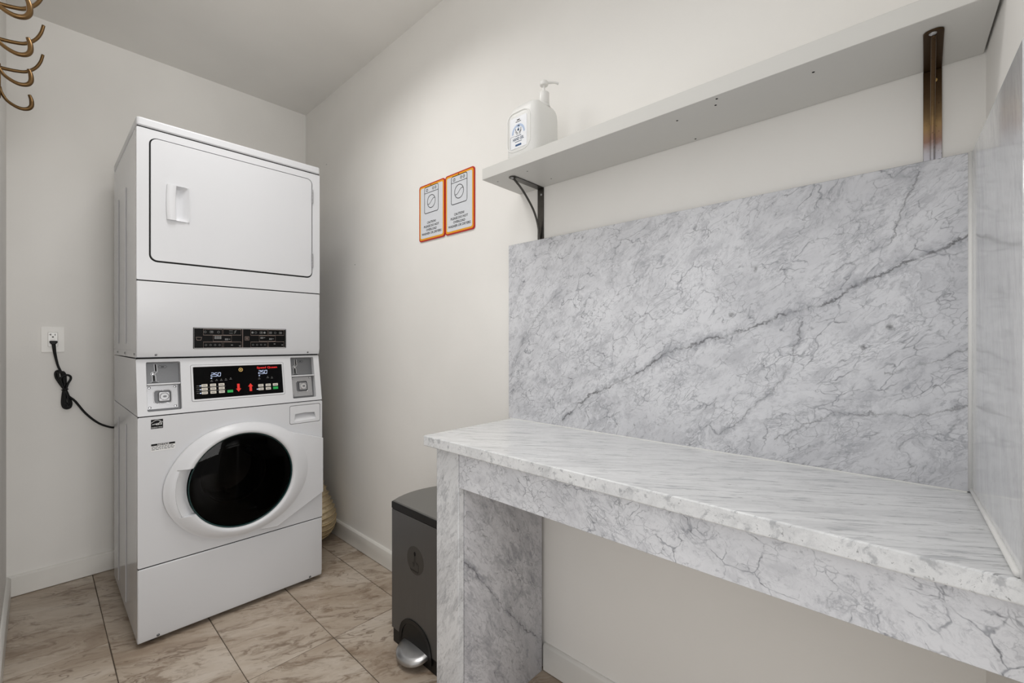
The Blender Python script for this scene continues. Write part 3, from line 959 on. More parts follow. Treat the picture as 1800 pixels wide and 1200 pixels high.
def coin_box(x0, x1, z0, z1):
    """recess with slot plate above and lock cup below"""
    mid = z0 + (z1 - z0) * 0.548
    x0 += 0.002; x1 -= 0.002
    cb = obj('coin_box', PL(FP, rrect(x0 - 0.001, x1 + 0.001, z0 + 0.001, z1 - 0.001, 0.003, 2), -0.034, -0.026), 'steel_dark', W)
    bm = bmesh.new()
    fbox(bm, FP, x0 - 0.001, x1 + 0.001, mid - 0.003, mid + 0.002, -0.025, -0.0008)
    obj('divider', bm, 'enamel', cb, bevel=0.001)
    # lower plate with cup
    cx = x0 + (x1 - x0) * 0.47
    cz = z0 + (mid - z0) * 0.53
    lp = obj('lock_plate', PL(FP, rrect(x0, x1 - 0.006, z0 + 0.009, mid - 0.004, 0.002, 2), -0.026, -0.018, [rrect(cx - 0.026, cx + 0.026, cz - 0.024, cz + 0.024, 0.009, 3)], -0.0255), 'steel', cb, bevel=0.001)
    obj('cup_rim', PL(FP, rrect(cx - 0.0285, cx + 0.0285, cz - 0.0265, cz + 0.0265, 0.011, 4), -0.018, -0.0155, [rrect(cx - 0.0255, cx + 0.0255, cz - 0.0235, cz + 0.0235, 0.0085, 4)]), 'chrome', cb, bevel=0.0008)
    ob = FP.p(cx + 0.004, cz, -0.026)
    obj('lock_block', PL(FP, rrect(cx - 0.013, cx + 0.021, cz - 0.017, cz + 0.017, 0.005, 3), -0.0255, -0.012), 'steel', cb, bevel=0.0015)
    obj('lock_cylinder', lathe(bmesh.new(), ob, FP.n, [(0, 0.019), (0.0125, 0.019), (0.0145, 0.017), (0.0145, 0.005)], 20), 'chrome', cb, smooth=True)
    obj('keyhole', PL(FP, circ(cx + 0.005, cz, 0.006, 12, 0.004), -0.0069, -0.0064), 'steel_dark', cb)
    for sx, sz in ((x0 + 0.008, z0 + 0.016), (x1 - 0.015, z0 + 0.016), (x0 + 0.008, mid - 0.011), (x1 - 0.015, mid - 0.011)):
        obj('screw', lathe(bmesh.new(), FP.p(sx, sz, -0.018), FP.n, [(0, 0.0032), (0.003, 0.0028), (0.0048, 0.001), (0.005, 0)], 12), 'chrome', cb, smooth=True)
    # slot: a stepped coin chute cut in the upper plate
    sx = x0 + (x1 - x0) * 0.25
    up0, up1 = mid + 0.004, z1 - 0.006
    H = up1 - up0
    bm = bmesh.new()
    d = -0.0252
    stroke(bm, FP, [(sx + 0.004, up1), (sx + 0.005, up0 + H * 0.66)], 0.0048, d)
    stroke(bm, FP, [(sx - 0.002, up0 + H * 0.42), (sx - 0.001, up0 + H * 0.14)], 0.0062, d)
    stroke(bm, FP, [(sx - 0.009, up0 + H * 0.08), (sx + 0.012, up0 + H * 0.08)], 0.0025, d)
    obj('coin_slot', bm, 'gap', cb)
    bm = bmesh.new()
    d = -0.0246
    stroke(bm, FP, [(sx + 0.0005, up1), (sx + 0.001, up0 + H * 0.64), (sx - 0.006, up0 + H * 0.60), (sx - 0.0115, up0 + H * 0.54), (sx - 0.010, up0 + H * 0.46), (sx - 0.006, up0 + H * 0.42), (sx - 0.0062, up0 + H * 0.12), (sx - 0.012, up0 + H * 0.09)], 0.0016, d)
    stroke(bm, FP, [(sx + 0.008, up1), (sx + 0.0095, up0 + H * 0.62), (sx + 0.003, up0 + H * 0.54), (sx + 0.001, up0 + H * 0.46), (sx + 0.004, up0 + H * 0.42), (sx + 0.0045, up0 + H * 0.12), (sx + 0.013, up0 + H * 0.09)], 0.0016, d)
    obj('slot_rim', bm, 'chrome', cb)
    obj('slot_button', lathe(bmesh.new(), FP.p(sx - 0.004, up0 + H * 0.52, -0.026), FP.n, [(0, 0.005), (0.004, 0.0045), (0.0052, 0.002), (0.0055, 0)], 12), 'chrome', cb, smooth=True)
    bm = bmesh.new()
    hx, hz = sx + 0.026, up0 + H * 0.87
    stroke(bm, FP, [(hx - 0.014, hz), (hx - 0.009, hz + 0.005), (hx + 0.009, hz + 0.005), (hx + 0.014, hz), (hx + 0.009, hz - 0.005), (hx - 0.009, hz - 0.005)], 0.0009, -0.0254, True)
    stroke(bm, FP, [(hx - 0.005, hz), (hx + 0.005, hz)], 0.0026, -0.0254)
    obj('slot_mark', bm, 'print_black', cb)
    return cb
coin_box(*cL)
coin_box(*cR)

# washer front with drawer and porthole
CG = Vector((0.594, 0.562))
drw = rrect(0.787, 0.927, 0.760, 0.8455, 0.008, 4)
wf = obj('washer_front_panel', PL(FW, rrect(MX0, MX1, 0.300, 0.8575, 0.005, 3), -0.014, 0.0, [drw, circ(CG.x, CG.y, 0.196, 48)]), 'enamel', W, bevel=0.0035, seg=3)
dr = obj('soap_drawer', PL(FW, rrect(0.789, 0.925, 0.762, 0.8435, 0.0065, 4), -0.018, -0.001, [[(0.807, 0.772), (0.906, 0.7755), (0.901, 0.805), (0.856, 0.8085), (0.812, 0.805)]]), 'plastic_white', W, bevel=0.002)
bm = bmesh.new()
for q_ in ([(0.807, 0.772, -0.002), (0.906, 0.7755, -0.002), (0.901, 0.805, -0.026), (0.856, 0.8085, -0.026), (0.812, 0.805, -0.026)],):
    bm.faces.new([bm.verts.new(FW.p(*t)) for t in q_])
fbox(bm, FW, 0.806, 0.907, 0.770, 0.812, -0.030, -0.027)
obj('drawer_pull', bm, 'plastic_white', dr)

def ray_out(th):
    """distance from the door centre to the outer edge of the door casting: oval plus hinge wing"""
    c, s = math.cos(th), math.sin(th)
    a, b = 0.270, 0.238
    e = 1 / math.sqrt((c / a) ** 2 + (s / b) ** 2)
    poly = [(0.66, 0.792), (0.7, 0.781), (0.777, 0.735), (0.9345, 0.681), (0.9345, 0.424), (0.729, 0.318), (0.66, 0.325)]
    best = e
    for i in range(len(poly)):
        p, q2 = Vector(poly[i]) - CG, Vector(poly[(i + 1) % len(poly)]) - CG
        d = q2 - p
        den = c * d.y - s * d.x
        if abs(den) < 1e-9: continue
        r = (p.x * d.y - p.y * d.x) / den
        t = (p.x * s - p.y * c) / den
        if r > 0 and -1e-6 <= t <= 1 + 1e-6:
            best = max(best, r) if c > 0 else best
    return e, best
g0, g1 = math.pi - 0.425, math.pi + 0.505
angs = [2 * math.pi * i / 140 for i in range(140)]
for cpt in ((0.9345, 0.681), (0.9345, 0.424), (0.777, 0.735), (0.729, 0.318)):
    v = Vector(cpt) - CG
    t = math.atan2(v.y, v.x) % (2 * math.pi)
    angs += [t - 0.004, t, t + 0.004]
angs += [g0 - 0.006, g0 + 0.006, g1 - 0.006, g1 + 0.006]
angs = sorted(set(round(a % (2 * math.pi), 5) for a in angs))
bm = bmesh.new()
rings = []
for th in angs:
    e, ro = ray_out(th)
    c, s = math.cos(th), math.sin(th)
    wing = min(1.0, max(0.0, (ro - e) / 0.012))
    grip = g0 < th < g1
    pr = [(0.1945, -0.012), (0.1945, 0.034), (0.1975, 0.040), (0.203, 0.0425)]
    rr0, d0 = 0.203, 0.0425
    dl = 0.019 + 0.002 * wing
    for t in (0.2, 0.45, 0.7, 0.88, 0.97):
        pr.append((rr0 + (e - 0.004 - rr0) * t, d0 + (dl - d0) * (t ** 1.7)))
    if grip:
        pr[0:] = [(0.1945, -0.012), (0.1945, 0.010), (0.1975, 0.012), (0.203, 0.0135)] + [(r, min(d, 0.0135 + (r - 0.203) * 0.66)) for r, d in pr[4:]]
    pr.append((e - 0.003, dl))
    pr.append((max(e - 0.001, ro - 0.004), dl - 0.001))
    pr.append((ro - 0.0006, dl - 0.005))
    pr.append((ro - 0.0015, 0.004))
    pr.append((ro - 0.004, -0.001))
    # beside the hand grip the columns run level instead of fanning out
    if g0 <= th <= g1: wl = 1.0
    else: wl = max(0.0, 1.0 - min(abs(th - g0), abs(th - g1)) / 0.45)
    if not (1.6 < th < 4.7): wl = 0.0
    ring = []
    for r, d in pr:
        zr = s * r
        zl = s * 0.203
        zz = zr + (zl - zr) * wl
        xx = -math.sqrt(max(1e-9, r * r - zz * zz)) if c < 0 else c * r
        ring.append(bm.verts.new(FW.p(CG.x + xx, CG.y + zz, d)))
    rings.append(ring)
n = len(rings)
for i in range(n):
    A, Bq = rings[i], rings[(i + 1) % n]
    for k in range(len(A) - 1):
        bm.faces.new((A[k], A[k + 1], Bq[k + 1], Bq[k]))
wd = obj('washer_door', bm, 'plastic_white', W, smooth=True, angle=42)
# hand grip: a sloping tongue in the gap of the ring that laps over the glass
bm = bmesh.new()
rg = []
for i in range(17):
    th = g0 + 0.012 + (g1 - g0 - 0.024) * i / 16
    c, s = math.cos(th), math.sin(th)
    x_in = 0.408 - 0.012 * (1 - ((i - 8) / 8) ** 2)
    rin = min(0.200, abs((x_in - CG.x) / c))
    zl = s * 0.203
    rg.append([bm.verts.new(FW.p(CG.x - math.sqrt(r * r - zl * zl), CG.y + zl, d)) for r, d in ((rin, 0.004), (rin, 0.0125), (rin + 0.002, 0.0146), (0.215, 0.0222), (0.233, 0.0338), (0.236, 0.022))])
for A, Bq in zip(rg, rg[1:]):
    for k in range(5):
        bm.faces.new((A[k], A[k + 1], Bq[k + 1], Bq[k]))
bm.faces.new(rg[0]); bm.faces.new(rg[-1][::-1])
obj('hand_grip', bm, 'plastic_white', wd, smooth=True, angle=35)
oW = FW.p(CG.x, CG.y, 0)
obj('glass_seal', lathe(bmesh.new(), oW, FW.n, [(0.1943, 0.028), (0.192, 0.030), (0.1895, 0.028), (0.1875, 0.0)], 64), 'teal', wd, smooth=True)
obj('door_glass', lathe(bmesh.new(), oW, FW.n, [(0.190, 0.024), (0.175, 0.027), (0.14, 0.0315), (0.09, 0.035), (0.04, 0.0368), (0, 0.0372)], 64), 'glass', wd, smooth='all')
obj('glass_bowl', lathe(bmesh.new(), oW, FW.n, [(0.187, 0.006), (0.178, -0.012), (0.160, -0.05), (0.140, -0.085), (0.120, -0.10), (0.118, -0.13)], 64), 'drum_black', wd, smooth='all')
obj('bowl_ring', lathe(bmesh.new(), oW, FW.n, [(0.128, -0.097), (0.124, -0.093), (0.120, -0.097)], 64), 'drum', wd, smooth='all')
bm = lathe(bmesh.new(), oW, FW.n, [(0.118, -0.13), (0.118, -0.28), (0.05, -0.30), (0, -0.29)], 48)
for k in range(3):
    t = 2 * math.pi * k / 3 + 0.5
    box(bm, *sorted((CG.x + 0.10 * math.cos(t), CG.x + 0.118 * math.cos(t) + 0.004)), 2.27, 2.40, *sorted((CG.y + 0.10 * math.sin(t), CG.y + 0.118 * math.sin(t) + 0.004)))
obj('drum', bm, 'drum', W, smooth=True)
# lower panel
bm = bmesh.new()
pr = [(2.14, 0.2965), (2.118, 0.2965), (2.118, 0.046), (2.124, 0.0195), (2.14, 0.0195)]
L = [bm.verts.new((MX0, y, z)) for y, z in pr]
R = [bm.verts.new((MX1, y, z)) for y, z in pr]
for i in range(len(pr)):
    j = (i + 1) % len(pr)
    bm.faces.new((L[i], R[i], R[j], L[j]))
bm.faces.new(L[::-1]); bm.faces.new(R)
obj('washer_lower_panel', bm, 'enamel', W, bevel=0.005, seg=3)
for x in (0.314, 0.880):
    obj('panel_screw', lathe(bmesh.new(), (x, 2.1210, 0.030), (0, -1, -0.2), [(0, 0.003), (0.003, 0.0025), (0.005, 0.001), (0.0055, -0.002)], 12), 'steel_dark', W, smooth=True)
for x in (MX0 + 0.05, MX1 - 0.05):
    for y in (2.18, 2.78):
        obj('foot', lathe(bmesh.new(), (x, y, 0), (0, 0, 1), [(0, 0), (0.022, 0), (0.022, 0.008), (0.008, 0.010), (0.008, 0.024)], 14), 'drum_black', W, smooth=True)
# stickers
es = obj('energy_sticker', PL(FW, fr_pts(0.292, 0.328, 0.812, 0.8465), 0.0, 0.0005), 'print_black', W)
bm = bmesh.new()
dS = 0.0009
stroke(bm, FW, [(0.2925 + 0.035 * i / 14, 0.834 + 0.0095 * math.sin(math.pi * i / 14)) for i in range(15)], 0.0014, dS)
stroke(bm, FW, [(0.2955, 0.827), (0.299, 0.829), (0.301, 0.8275), (0.304, 0.830), (0.308, 0.829), (0.311, 0.832), (0.314, 0.829), (0.317, 0.8345), (0.3195, 0.8365), (0.322, 0.832), (0.3245, 0.830)], 0.0022, dS)
stroke(bm, FW, [(0.306, 0.827), (0.313, 0.8265), (0.319, 0.828), (0.3245, 0.8265)], 0.0022, dS)
text(bm, FW, 'ENERGY STAR', 0.310, 0.8165, 0.032, 0.0042, dS)
obj('sticker_print', bm, 'print_white', es)
ns = obj('notice_sticker', PL(FW, fr_pts(0.292, 0.3655, 0.727, 0.755), 0.0, 0.0005), 'print_white', W)
bm = bmesh.new()
quad(bm, FW, 0.2925, 0.365, 0.7475, 0.7548, dS)
for k, z in enumerate((0.7435, 0.7385, 0.7335)):
    x = 0.294
    r2 = random.Random(k)
    while x < 0.359:
        w = r2.uniform(0.004, 0.010)
        stroke(bm, FW, [(x, z), (min(x + w, 0.3635), z)], 0.0018, dS)
        x += w + 0.0022
obj('notice_print', bm, 'print_black', ns)
obj('notice_heading', text(bmesh.new(), FW, 'NOTICE', 0.329, 0.7511, 0.035, 0.0052, 0.0013, bold=0.02), 'print_white', ns)

# ------------------------------------------------------------------ foil duct beside the machine
duct = empty('dryer_vent_duct', (1.09, 2.5, 0), 'tan foil flexible duct sagging to the floor beside the washer', 'duct')
ctrl = [(1.035, 2.70, 0.90), (1.035, 2.66, 0.70), (1.04, 2.60, 0.50), (1.055, 2.55, 0.36), (1.075, 2.515, 0.235), (1.092, 2.505, 0.145), (1.092, 2.545, 0.092), (1.085, 2.62, 0.090), (1.075, 2.70, 0.13), (1.07, 2.77, 0.22)]
pth = smooth_path(ctrl, 16)
rad = []
for i, p in enumerate(pth):
    f = i / (len(pth) - 1)
    base = 0.052 + 0.030 * max(0.0, min(1.0, (0.42 - p.z) / 0.24))
    rad.append(base + 0.0055 * (1 if i % 4 in (0,) else (-0.4 if i % 4 == 2 else 0.2)))
obj('duct_hose', tube(bmesh.new(), pth, rad, 28), 'foil', duct, smooth='all')
bm = bmesh.new()
for i in range(0, len(pth) - 2, 4):
    t = (pth[min(i + 1, len(pth) - 1)] - pth[max(i - 1, 0)]).normalized()
    s = t.orthogonal().normalized(); u = t.cross(s)
    tube(bm, [pth[i] + (s * math.cos(a) + u * math.sin(a)) * (rad[i] + 0.0006) for a in [2 * math.pi * k / 28 for k in range(28)]], 0.0022, 6, closed=True)
obj('wire_coil', bm, 'foil_card', duct, smooth='all')

# ------------------------------------------------------------------ outlet and cord
FB = Frame((0, YB, 0), FX, FZ)
ol = empty('wall_outlet', (0.053, YB, 1.09), 'white power outlet on the wall left of the machine', 'outlet')
op = obj('cover_plate', PL(FB, rrect(0.0145, 0.0905, 1.0905, 1.2085, 0.004, 3), 0.0, 0.006, [rrect(0.036, 0.069, 1.116, 1.183, 0.002, 2)]), 'outlet', ol, bevel=0.0025)
rc = obj('receptacle', PL(FB, rrect(0.0365, 0.0685, 1.1165, 1.1825, 0.002, 2), 0.0, 0.0072), 'receptacle', ol, bevel=0.001)
bm = bmesh.new()
for zc in (1.167,):
    quad(bm, FB, 0.0445, 0.0468, zc + 0.001, zc + 0.0095, 0.0075)
    quad(bm, FB, 0.0405, 0.0445, zc + 0.004, zc + 0.0062, 0.0075)
    quad(bm, FB, 0.0585, 0.0608, zc + 0.001, zc + 0.0085, 0.0075)
    plate(bm, FB, circ(0.0525, zc - 0.006, 0.0032, 10), 0.0074, 0.0075)
obj('socket_slots', bm, 'gap', rc)
bm = bmesh.new()
fbox(bm, FB, 0.0445, 0.0605, 1.1495, 1.1525, 0.0072, 0.0085)
fbox(bm, FB, 0.0445, 0.0605, 1.1445, 1.1475, 0.0072, 0.0085)
obj('test_buttons', bm, 'outlet', rc)

pc = empty('power_cord', (0.10, YB - 0.02, 0.71), 'black power cord tied in a bundle, hanging from the outlet to the machine', 'cord')
bm = bmesh.new()
pts3 = [(0.054, 1.139), (0.0535, 1.130)]
plug = [(0.041, 1.143), (0.067, 1.143), (0.0675, 1.136), (0.061, 1.126), (0.0475, 1.126), (0.0405, 1.136)]
plate(bm, FB, plug, 0.0078, 0.032)
obj('plug', bm, 'rubber', pc, bevel=0.003)
cy = YB - 0.016
def cpt(x, z, dy=0.0):
    return (x, cy - dy, z)
bm = bmesh.new()
tube(bm, smooth_path([cpt(0.0545, 1.130, 0.004), cpt(0.0565, 1.105, 0.004), cpt(0.060, 1.075, 0.002), cpt(0.068, 1.030), cpt(0.076, 1.004), cpt(0.083, 0.975), cpt(0.088, 0.93)], 6),
     [0.0072 - 0.0026 * min(1, i / 18) for i in range(37)], 10)
# upper loops and lower loops of the bundle
loops = [
    [(0.089, 0.915), (0.074, 0.945), (0.0625, 0.972), (0.061, 0.995), (0.070, 1.003), (0.083, 0.994), (0.090, 0.970), (0.092, 0.92)],
    [(0.090, 0.915), (0.079, 0.945), (0.071, 0.970), (0.069, 0.990), (0.075, 0.997), (0.083, 0.985), (0.087, 0.95), (0.091, 0.915)],
    [(0.090, 0.912), (0.082, 0.940), (0.078, 0.965), (0.086, 0.978), (0.100, 0.982), (0.110, 0.974), (0.110, 0.960), (0.101, 0.940), (0.094, 0.912)],
    [(0.089, 0.92), (0.090, 0.955), (0.086, 0.985), (0.080, 1.000)],
    [(0.093, 0.92), (0.094, 0.955), (0.092, 0.985), (0.084, 0.999)],
    [(0.088, 0.915), (0.084, 0.88), (0.083, 0.848), (0.088, 0.829), (0.099, 0.823), (0.110, 0.829), (0.113, 0.848), (0.106, 0.875), (0.095, 0.912)],
    [(0.090, 0.912), (0.088, 0.88), (0.088, 0.850), (0.093, 0.835), (0.101, 0.831), (0.108, 0.838), (0.108, 0.855), (0.102, 0.880), (0.094, 0.908)],
    [(0.091, 0.910), (0.092, 0.88), (0.093, 0.855), (0.097, 0.842), (0.103, 0.845), (0.103, 0.862), (0.098, 0.89), (0.093, 0.91)],
]
for k, lp in enumerate(loops):
    dy = (0.000, 0.006, 0.011, 0.008, 0.003, 0.000, 0.007, 0.012)[k]
    tube(bm, smooth_path([cpt(x, z, dy) for x, z in lp], 6), 0.0046, 10)
tube(bm, smooth_path([cpt(0.090, 0.935, 0.004), cpt(0.093, 0.905, 0.007), cpt(0.105, 0.880, 0.006), cpt(0.126, 0.855, 0.003), cpt(0.162, 0.793, 0.0), cpt(0.205, 0.742, 0.0), cpt(0.245, 0.716, 0.002), cpt(0.270, 0.710, 0.004), cpt(0.292, 0.718, 0.03), cpt(0.31, 0.73, 0.07), cpt(0.32, 0.735, 0.125)], 6), 0.0048, 10)
obj('cable', bm, 'rubber', pc, smooth='all')
obj('cable_tie', tube(bmesh.new(), [cpt(0.0915 + 0.0095 * math.cos(t), 0.9135 + 0.0015 * math.cos(t), 0.005 + 0.010 * math.sin(t)) for t in [2 * math.pi * k / 16 for k in range(16)]], 0.003, 8, closed=True), 'rubber', pc, smooth='all')

# ------------------------------------------------------------------ caution signs
def sign(y_left, label):
    H, Wd = 0.2545, 0.1865
    z0 = 1.5965
    fr = Frame((XR, y_left, z0), (0, -1, 0), FZ)
    s = empty('caution_sign', (XR, y_left - Wd / 2, z0), label, 'sign', 'caution signs on the wall')
    obj('sign_board', PL(fr, rrect(0, Wd, 0, H, 0.012, 5), 0.0005, 0.005), 'red', s)
    obj('yellow_band', PL(fr, rrect(0.005, Wd - 0.005, 0.005, H - 0.005, 0.010, 5), 0.005, 0.0054), 'yellow', s)
    obj('sign_face', PL(fr, rrect(0.0125, Wd - 0.0125, 0.0125, H - 0.0125, 0.008, 5), 0.0054, 0.0058), 'sign_white', s)
    bm = bmesh.new()
    d = 0.0062
    stroke(bm, fr, rrect(0.042, 0.143, 0.123, 0.241, 0.009, 4), 0.0027, d, True)
    stroke(bm, fr, [(0.042, 0.214), (0.143, 0.214)], 0.0022, d)
    stroke(bm, fr, rrect(0.055, 0.0665, 0.222, 0.2315, 0.003, 3), 0.0024, d, True)
    stroke(bm, fr, circ(0.106, 0.2275, 0.005, 14), 0.0024, d, True)
    stroke(bm, fr, circ(0.123, 0.2275, 0.005, 14), 0.0024, d, True)
    stroke(bm, fr, circ(0.0925, 0.172, 0.0285, 32), 0.0027, d, True)
    stroke(bm, fr, [(0.0655 + 0.054 * i / 12, 0.1625 + 0.020 * (0.5 - 0.5 * math.cos(math.pi * i / 12)) - 0.004 * math.sin(math.pi * i / 6) * 0.8) for i in range(13)], 0.0022, d)
    obj('washer_drawing', bm, 'print_black', s)
    bm = bmesh.new()
    for tx, b_, w in (('CAUTION!', 0.0800, 0.064), ('PLEASE DO NOT', 0.0635, 0.110), ('OVERLOAD', 0.0475, 0.076), ('WASHER OR DRYERS', 0.0315, 0.144)):
        text(bm, fr, tx, Wd / 2, b_, w, 0.0098, d, bold=0.016)
    obj('sign_lettering', bm, 'print_black', s)
    obj('nail', lathe(bmesh.new(), fr.p(Wd / 2 - 0.004, H - 0.0085, 0.0054), fr.n, [(0, 0.002), (0.0018, 0.0016), (0.0025, 0)], 10), 'bracket_dark', s, smooth=True)
    return s
sign(1.7065, 'caution sign with washer drawing, left of the pair, closer to the dryer')
sign(1.5155, 'caution sign with washer drawing, right of the pair, closer to the shelf')

# ------------------------------------------------------------------ shelf, brackets, bottle
SZ0, SZ1, SX0 = 1.679, 1.7165, 1.015
sh = empty('wall_shelf', (1.11, 0.5, SZ0), 'long white laminate wall shelf above the marble backsplash', 'shelf')
bm = bmesh.new()
prism_xy(bm, [(SX0, 1.081), (SX0, near_y(SX0) + 0.005), (XR - 0.0015, near_y(XR) + 0.003), (XR - 0.0015, 1.086)], SZ0, SZ1)
obj('shelf_board', bm, 'shelf', sh, bevel=0.001, seg=1)
for x, y in ((1.06, 1.052), (1.06, 0.92), (1.162, 0.904), (1.066, 0.441), (1.056, 0.348), (1.03, 0.337), (1.06, 0.162), (1.195, 0.445)):
    obj('screw_hole', lathe(bmesh.new(), (x, y, SZ0), (0, 0, -1), [(0, 0.0006), (0.0022, 0.0005), (0.0028, 0)], 8), 'print_grey' if y > 0.5 else 'print_black', sh)

def bracket(yc, mat, label):
    b_ = empty('shelf_bracket', (1.208, yc, 1.495), label, 'bracket')
    w = 0.0135
    zt = SZ0 - 0.0005
    # arm under the shelf, rounded tip
    pts = [(XR - 0.0005, yc - w), (XR - 0.0005, yc + w)] + [(1.062 - w * 0.75 * math.sin(t), yc + w * math.cos(t)) for t in [math.pi * k / 10 for k in range(11)]]
    obj('arm', prism_xy(bmesh.new(), pts, zt - 0.0028, zt), mat, b_, bevel=0.0006, seg=1)
    obj('wall_plate', B(XR - 0.0038, XR - 0.0005, yc - w, yc + w, 1.4955, zt - 0.003), mat, b_, bevel=0.0006, seg=1)
    br = smooth_path([(1.066, yc, 1.674), (1.076, yc, 1.6695), (1.104, yc, 1.653), (1.130, yc, 1.632), (1.157, yc, 1.606), (1.175, yc, 1.583), (1.192, yc, 1.547), (1.2015, yc, 1.5), (1.2020, yc, 1.4965)], 5)
    obj('brace', tube(bmesh.new(), br, 0.0036, 10), mat, b_, smooth='all')
    obj('screw', lathe(bmesh.new(), (1.063, yc + 0.001, zt - 0.0028), (0, 0, -1), [(0, 0.003), (0.003, 0.0026), (0.0052, 0.0008), (0.0055, 0)], 12), 'steel', b_, smooth=True)
    obj('screw', lathe(bmesh.new(), (XR - 0.0038, yc - 0.003, 1.655), (-1, 0, 0), [(0, 0.0024), (0.0024, 0.002), (0.0042, 0)], 12), 'gold' if mat == 'bracket_rust' else 'steel', b_, smooth=True)
    return b_
bracket(0.986, 'bracket_dark', 'dark steel shelf bracket with curved brace at the end near the signs')
bracket(-0.0125, 'bracket_rust', 'brown heat-stained shelf bracket at the right end of the shelf')

bt = empty('hand_gel_bottle', (1.092, 0.925, SZ1), 'milky plastic hand gel pump bottle standing on the shelf', 'bottle')
bm = bmesh.new()
rings = []
lv = [(0.0, 0.006, 0), (0.004, 0.001, 0), (0.012, 0.0, 0), (0.05, 0.0, 0), (0.10, 0.0, 0), (0.135, 0.0005, 0.0), (0.150, 0.003, 0.3), (0.160, 0.008, 0.55), (0.168, 0.016, 0.8), (0.1735, 0.028, 1.0), (0.176, 0.044, 1.0)]
for hgt, ins, sh_ in lv:
    # far side rounds over sooner than the near side
    y0, y1 = 0.861 + ins * 0.55, 0.990 - ins * 1.25 - (0.010 * sh_)
    x0, x1 = 1.031 + ins * 0.6, 1.154 - ins * 0.6
    rr_ = rrect(x0, x1, y0, y1, min(0.022, (x1 - x0) / 2.2, (y1 - y0) / 2.2), 5)
    rings.append([bm.verts.new((x, y, SZ1 + hgt + 0.0005)) for x, y in rr_])
for A, Bq in zip(rings, rings[1:]):
    for k in range(len(A)):
        j = (k + 1) % len(A)
        bm.faces.new((A[k], A[j], Bq[j], Bq[k]))
bm.faces.new(rings[0][::-1]); bm.faces.new(rings[-1])
bb = obj('bottle_body', bm, 'bottle', bt, smooth=True, angle=50)
px, py = 1.105, 0.889
obj('neck', lathe(bmesh.new(), (px, py, SZ1 + 0.168), (0, 0, 1), [(0.022, 0), (0.017, 0.012), (0.016, 0.016)], 24), 'bottle', bt, smooth='all')
bm = bmesh.new()
N_ = 40
for k in range(N_):
    t0 = 2 * math.pi * k / N_
    pass
prof = [(0.0, 0.046), (0.011, 0.046), (0.0155, 0.045), (0.0165, 0.043), (0.0165, 0.002), (0.0155, 0.0)]
rings = []
for r, hh in prof:
    if r == 0:
        rings.append([bm.verts.new((px, py, SZ1 + 0.172 + hh))]); continue
    rings.append([bm.verts.new((px + (r + (0.0006 if (k % 2 and 0.001 < hh < 0.044) else 0)) * math.cos(2 * math.pi * k / N_), py + (r + (0.0006 if (k % 2 and 0.001 < hh < 0.044) else 0)) * math.sin(2 * math.pi * k / N_), SZ1 + 0.172 + hh)) for k in range(N_)])
for A, Bq in zip(rings, rings[1:]):
    for k in range(N_):
        j = (k + 1) % N_
        if len(A) == 1: bm.faces.new((A[0], Bq[k], Bq[j]))
        else: bm.faces.new((A[k], A[j], Bq[j], Bq[k]))
obj('collar', bm, 'pump', bt, smooth=True)
obj('pump_stem', lathe(bmesh.new(), (px, py, SZ1 + 0.217), (0, 0, 1), [(0.007, 0), (0.0042, 0.004), (0.004, 0.022), (0.006, 0.026)], 16), 'pump', bt, smooth='all')
obj('pump_head', lathe(bmesh.new(), (px, py, SZ1 + 0.2405), (0, 0, 1), [(0.0, 0.0), (0.0125, 0.0), (0.0138, 0.003), (0.0135, 0.009), (0.011, 0.014), (0.006, 0.017), (0, 0.018)], 20), 'pump', bt, smooth=True)
nd = Vector((0.62, -0.78, 0)).normalized()
hz_ = Vector((px, py, SZ1 + 0.2495))
obj('nozzle', tube(bmesh.new(), smooth_path([hz_ + nd * 0.008, hz_ + nd * 0.022 + Vector((0, 0, 0.0005)), hz_ + nd * 0.036 - Vector((0, 0, 0.0005)), hz_ + nd * 0.046 - Vector((0, 0, 0.005))], 4), [0.005, 0.0048, 0.0046, 0.0044, 0.0042, 0.004, 0.0038, 0.0037, 0.0036, 0.0036, 0.0036, 0.0035, 0.0034], 12), 'pump', bt, smooth='all')
FLb = Frame((1.031, 0.0, SZ1), (0, -1, 0), FZ)     # a = -Y, b above shelf
obj('grip_panel', PL(FLb, rrect(-0.982, -0.882, 0.022, 0.148, 0.03, 6), 0.0, 0.0012, [rrect(-0.979, -0.885, 0.025, 0.145, 0.028, 6)]), 'bottle', bt)
lb = obj('label', PL(FLb, rrect(-0.9665, -0.897, 0.032, 0.129, 0.003, 3), 0.0002, 0.0008), 'label', bt)
dL = 0.0011
lc = -0.9315
bm = bmesh.new()
stroke(bm, FLb, [(lc - 0.024 * math.cos(math.pi * k / 16), 0.077 + 0.026 * math.sin(math.pi * k / 16)) for k in range(17)], 0.007, dL)
plate(bm, FLb, circ(lc + 0.001, 0.098, 0.005, 14), dL, dL)
obj('label_arc', bm, 'print_blue', lb)
bm = bmesh.new()
for s_ in (-1, 1):
    stroke(bm, FLb, [(lc + s_ * 0.003, 0.074), (lc + s_ * 0.0045, 0.080), (lc + s_ * 0.010, 0.085), (lc + s_ * 0.0115, 0.093)], 0.0016, dL + 0.0002)
    stroke(bm, FLb, [(lc + s_ * 0.0065, 0.074), (lc + s_ * 0.0085, 0.079), (lc + s_ * 0.0125, 0.084)], 0.0012, dL + 0.0002)
stroke(bm, FLb, [(lc - 0.006, 0.1195), (lc + 0.006, 0.1195)], 0.003, dL)
stroke(bm, FLb, [(lc - 0.011, 0.114), (lc + 0.011, 0.114)], 0.0018, dL)
